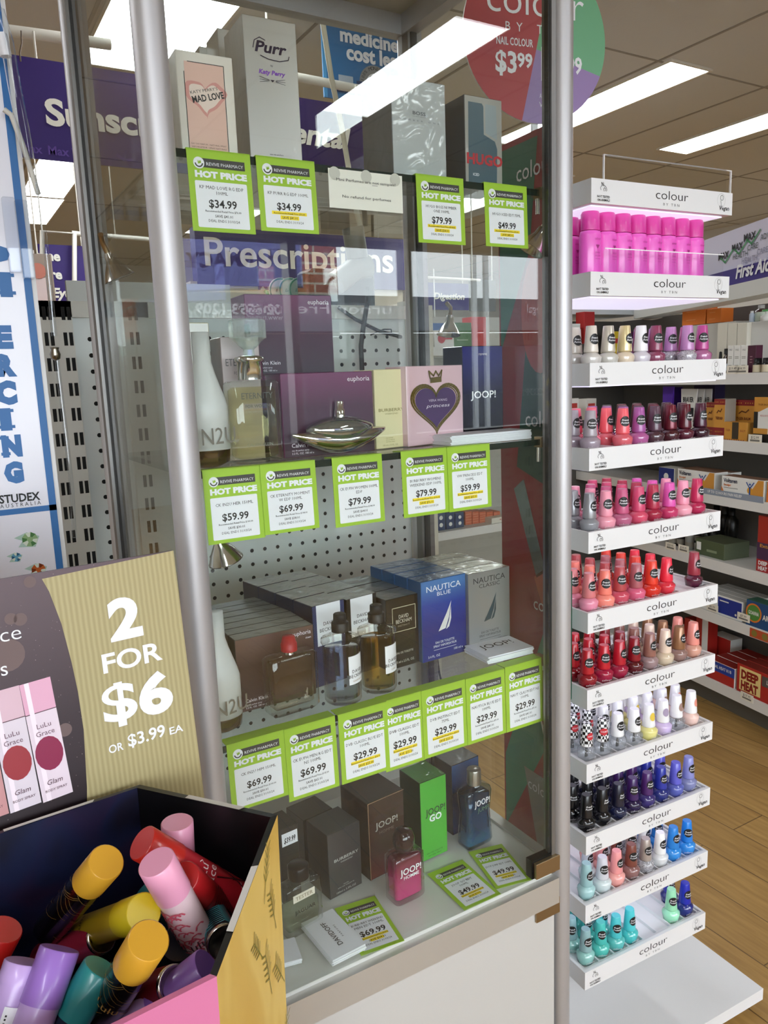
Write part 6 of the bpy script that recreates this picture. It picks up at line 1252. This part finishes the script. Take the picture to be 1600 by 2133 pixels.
q = onG(1563, 1292, -.001); m = MB(); m.box(0, .3, -.001, 0, -.016, .016, M('c0522c', .5)); 
for k in range(6): m.disc(.02 + .045 * k, 0, .012, .0015, M('8a7a34', .5), 16, FRONT)
o = m.build('shelf_strip', label='orange shelf edge strip with olive round badges', cat='shelf strip'); o.matrix_world = GM @ Matrix.Translation((q.x, 0, gz[1] - .018))
# bottom
REDB = M('b42a22', .45)
def dheat(m, w, h, X): m.rect(.05 * w, .42 * w, .1 * h, .92 * h, .0004, M('f0d890', .5), X); m.text('DEEP', .23 * w, .53 * h, .3 * h, M('8c1c14', .5), X, z=.001, w=.3 * w, bold=2); m.text('HEAT', .23 * w, .15 * h, .3 * h, M('8c1c14', .5), X, z=.001, w=.3 * w, bold=2); m.rect(.44 * w, w, .55 * h, .9 * h, .0006, M('5a5450', .5), X); m.text('LOW ODOUR', .72 * w, .66 * h, .14 * h, W_, X, z=.001, w=.4 * w, bold=.8, res=1)
gbox('red low odour rub box', (1535, 1412), (1660, 1448), (1537, 1380), gz[0], .012, .05, REDB, REDB, dheat, n=4, stack=0, group='red low odour boxes', top=M('8a2c24', .5))
def dh2(m, w, h, X): m.rect(0, w, .5 * h, .98 * h, .0005, M('22409c', .45), X); m.text('DERMAL HEAT RUB', .5 * w, .68 * h, .16 * h, W_, X, z=.001, w=.8 * w, res=1, bold=.6)
gbox('red and blue heat rub box', (1470, 1400), (1530, 1416), (1470, 1368), gz[0], .012, .05, REDB, W_, dh2, n=4, stack=0, group='red and blue heat rub boxes', top=M('9c2c26', .5))
for i, (a, b, t_) in enumerate(((1400, 1424, 1290), (1425, 1448, 1285), (1449, 1474, 1282))): gbox('red and white upright pack at the back of the lowest shelf, ' + ORD[i] + ' from left', (a, 1350), (b, 1352), (a, t_), gz[0], .14, .05, W_, REDB, lambda m, w, h, X: m.rect(0, .5 * w, 0, h, .0005, REDB, X), group='red and white upright packs')
gbox('small red pack lying in front of the upright packs', (1480, 1340), (1522, 1348), (1480, 1318), gz[0] + .0, .2, .06, REDB, W_)
# header fascia over the far bays
ha = R(26); hu = Vector((math.sin(ha), math.cos(ha), 0)); hn = Vector((-hu.y, hu.x, 0)); hp = CO + ray(1600, 565).normalized() * 2.85
HM = Matrix(((-hu.x, -hn.x, 0, hp.x), (-hu.y, -hn.y, 0, hp.y), (0, 0, 1, 0), (0, 0, 0, 1))); HI = HM.inverted()
def onH(px, py): return HI @ onP(px, py, hp, hn)
hd_ = thing('header_fascia', 'white and purple shop header reading First Aid above the right shelving', 'shop header'); hd_.matrix_world = HM
p1, p2, p3 = onH(1560, 553), onH(1560, 589), onH(1560, 467); L0, L1 = -.95, .3
m = MB(); m.box(L0, L1, 0, .03, p1.z, p3.z, M('d9d6ea', .5))
def chk(px, py, s):
    q = onH(px, py); k = .024; m.text('MAX', q.x, q.z, k, INK, FRONT, z=.003, al='L', bold=1); m.stroke([(q.x + .02, q.z + .005), (q.x + .05, q.z - .014), (q.x + .1, q.z + .022)], .006, .004, M('2f8a4c', .5), FRONT)
    for j, c in enumerate(('3a4a4c', '8a8aa4', 'b4b0c8')): m.text(s, q.x + .1 + .06 * j, q.z - .012 - .022 * j, .019, M(c, .5), FRONT, z=.003 + .0005 * j, al='L')
chk(1551, 504, 'ADVICE'); chk(1526, 525, 'CARE'); chk(1498, 543, 'HEALTH'); m.build('white_panel', hd_)
m = MB(); m.box(L0, L1, -.012, .03, p2.z, p1.z, M('33207c', .45)); q = onH(1541, 580); m.text('First Aid', q.x, q.z, .043, WPAPER, FRONT @ Matrix.Translation((0, 0, .012)), z=.003, al='L', bold=1.2, it=1, res=4); m.build('purple_band', hd_)
m = MB(); q0 = onH(1560, 610); m.box(L0, L1, -.05, .05, q0.z - .02, p2.z - .004, M('dfe2de', .4)); m.build('light_box', hd_)
# far white shelf lip and cream column left of it
a, b = at(1178, 622, 1.6), at(1345, 645, 1.6); m = MB(); m.box(a.x, b.x, 1.6, 1.9, at(1260, 655, 1.6).z, at(1260, 622, 1.6).z, M('d4dadc', .4)); m.build('shelf_light_box', label='white shelf light box behind the upper nail trays', cat='light box')
q = at(1395, 640, 1.5); m = MB().lathe([(.035, -1.1), (.035, -.02), (.07, -.015), (.085, .0), (.085, .05)], M('d8d3c2', .6), 28); o = m.build('cream_column', label='cream rounded column top behind the third nail tray', cat='column'); o.location = (q.x, 1.55, at(1395, 655, 1.5).z)
m = MB(); q = at(1280, 800, 1.7); m.box(q.x - .35, q.x + .25, 1.75, 1.78, FZ, at(1280, 668, 1.7).z, M('4f4b46', .7)); m.build('dark_back_board', label='dark back board of the far shelves behind the nail trays', cat='board')
for i, (px, py, c, hh_) in enumerate(((1198, 700, 'd8dcd8', .1), (1228, 690, 'a82424', .13), (1288, 715, 'd0b42c', .1), (1312, 715, '4c1c44', .1), (1340, 715, '5a2350', .1), (1195, 850, 'dcd8d0', .09), (1232, 850, 'd4d0c8', .09))):
    q = at(px, py, 1.55); m = MB(); m.cbox(-.03, .03, 0, .05, -.05, hh_ - .05, M(c, .5), .001); m.rect(-.02, .02, .0, .02, .001, M('f0ece4' if c[0] in '4a5' else 'b03a34', .5), FRONT); o = m.build('far_carton', label='small carton glimpsed behind the nail polishes, ' + ['white upper', 'red', 'yellow', 'first purple', 'second purple', 'lower white', 'lower cream'][i] + ' one', cat='carton'); o.location = q
# things seen through the right half of the showcase
def thru(label, cx0, cy0, cx1, cy1, Y, col, art=None, name='sign_board', cat='sign', th=.02): sign(label, (cx0, cy0), (cx1, cy0), (cx0, cy1), Y, M(col, .5), art or (lambda m, w, h, X: None), name, th)
sign('purple sign reading Digestion seen through the showcase', (878, 588), (976, 588), (878, 645), 2.2, PURPLE, lambda m, w, h, X: (m.text('Digestion', w * .24, h * .4, h * .24, CREAMTXT, X, z=.003, al='L', bold=1.2, it=1, w=w * .66, res=3), m.text('s', w * .03, h * .4, h * .22, CREAMTXT, X, z=.003, al='L', bold=1), m.rect(w * .235, w * .255, -.3 * h, 1.5 * h, .006, W_, X)))
sign('dark grey picture panel right of the Digestion sign', (978, 582), (1032, 584), (978, 648), 2.2, M('5c5a52', .6), lambda m, w, h, X: None, 'picture_panel')
rail('thin white rail above the Digestion sign', [(872, 577), (930, 580), (1000, 584)], .006, 2.15)
sb = at(890, 900, 1.35)
sg = thing('side_shelving', 'white shelves of boxed medicine seen through the right of the showcase', 'shelving', sb); UU = Matrix.Translation(-sb)
s0, s1 = at(872, 700, 1.35).x, at(1060, 700, 1.35).x + .25
m = MB(UU); m.box(s0, s1, 1.62, 1.64, FZ, at(950, 720, 1.35).z + .12, M('b4b0a6', .6)); m.build('back_panel', sg)
szs = [at(960, y_, 1.35).z for y_ in (722, 900, 1100)]
for z in szs: m = MB(UU); m.box(s0, s1, 1.33, 1.62, z - .03, z, SHW); m.build('shelf', sg)
m = MB(UU); m.box(s0 - .0, s0 + .025, 1.3, 1.64, FZ, at(950, 640, 1.35).z, M('d4cfc0', .5)); m.build('upright', sg)
def sbox(label, a, b, t_, si, c, Y=1.36, art=None, grp=None):
    p0, p1 = at(a, 900, Y), at(b, 900, Y); h = at((a + b) / 2, t_, Y).z - szs[si]; m = MB(); m.cbox(0, p1.x - p0.x, 0, .06, 0, max(h, .02), M(c, .5), .001)
    if art: art(m, p1.x - p0.x, max(h, .02), FRONT)
    o = m.build('medicine_box', label=label, cat='medicine box', group=grp); o.location = (p0.x, Y, szs[si])
CIRC = lambda c: (lambda m, w, h, X: (m.disc(.35 * w, .5 * h, .28 * h, .001, M(c, .5), 18, X), m.rect(.5 * w, .9 * w, .45 * h, .55 * h, .001, M(c, .5), X)))
sbox('white box with a red round mark below the Digestion sign', 910, 950, 688, 0, 'e4e0dc', 1.36, CIRC('c03a4c')); sbox('blue carton behind the white box with red mark', 905, 930, 673, 0, '3a5a94', 1.45)
sbox('green patterned carton left of the red rounded pack', 948, 986, 672, 0, '5c7c54', 1.42, lines('c8d0b8', (.3, .6)))
sbox('red pack right of the green patterned carton', 987, 1016, 660, 0, 'c43a3a', 1.44)
for i in range(3): sbox('navy carton with round white marks on the lower side shelf, ' + ORD[i] + ' from left', 905 + 20 * i, 923 + 20 * i, 1068, 2, '243a64', 1.36, lambda m, w, h, X: (m.disc(.5 * w, .3 * h, .12 * h, .001, W_, 12, X), m.disc(.5 * w, .7 * h, .12 * h, .001, W_, 12, X)), 'navy cartons')
for i in range(5): sbox('orange carton in the row on the lower side shelf, ' + ORD[i] + ' from left', 966 + 15 * i, 980 + 15 * i, 1066, 2, 'c8623c', 1.38, lines('e8b090', (.2, .4, .6, .8), .1, .9), 'orange cartons of the side shelf')
sbox('white box with a red oval on the lower side shelf', 1022, 1062, 1090, 2, 'dcd6c8', 1.34, lambda m, w, h, X: m.disc(.45 * w, .6 * h, .2 * h, .001, M('b03a2c', .5), 16, X, .1 * h))
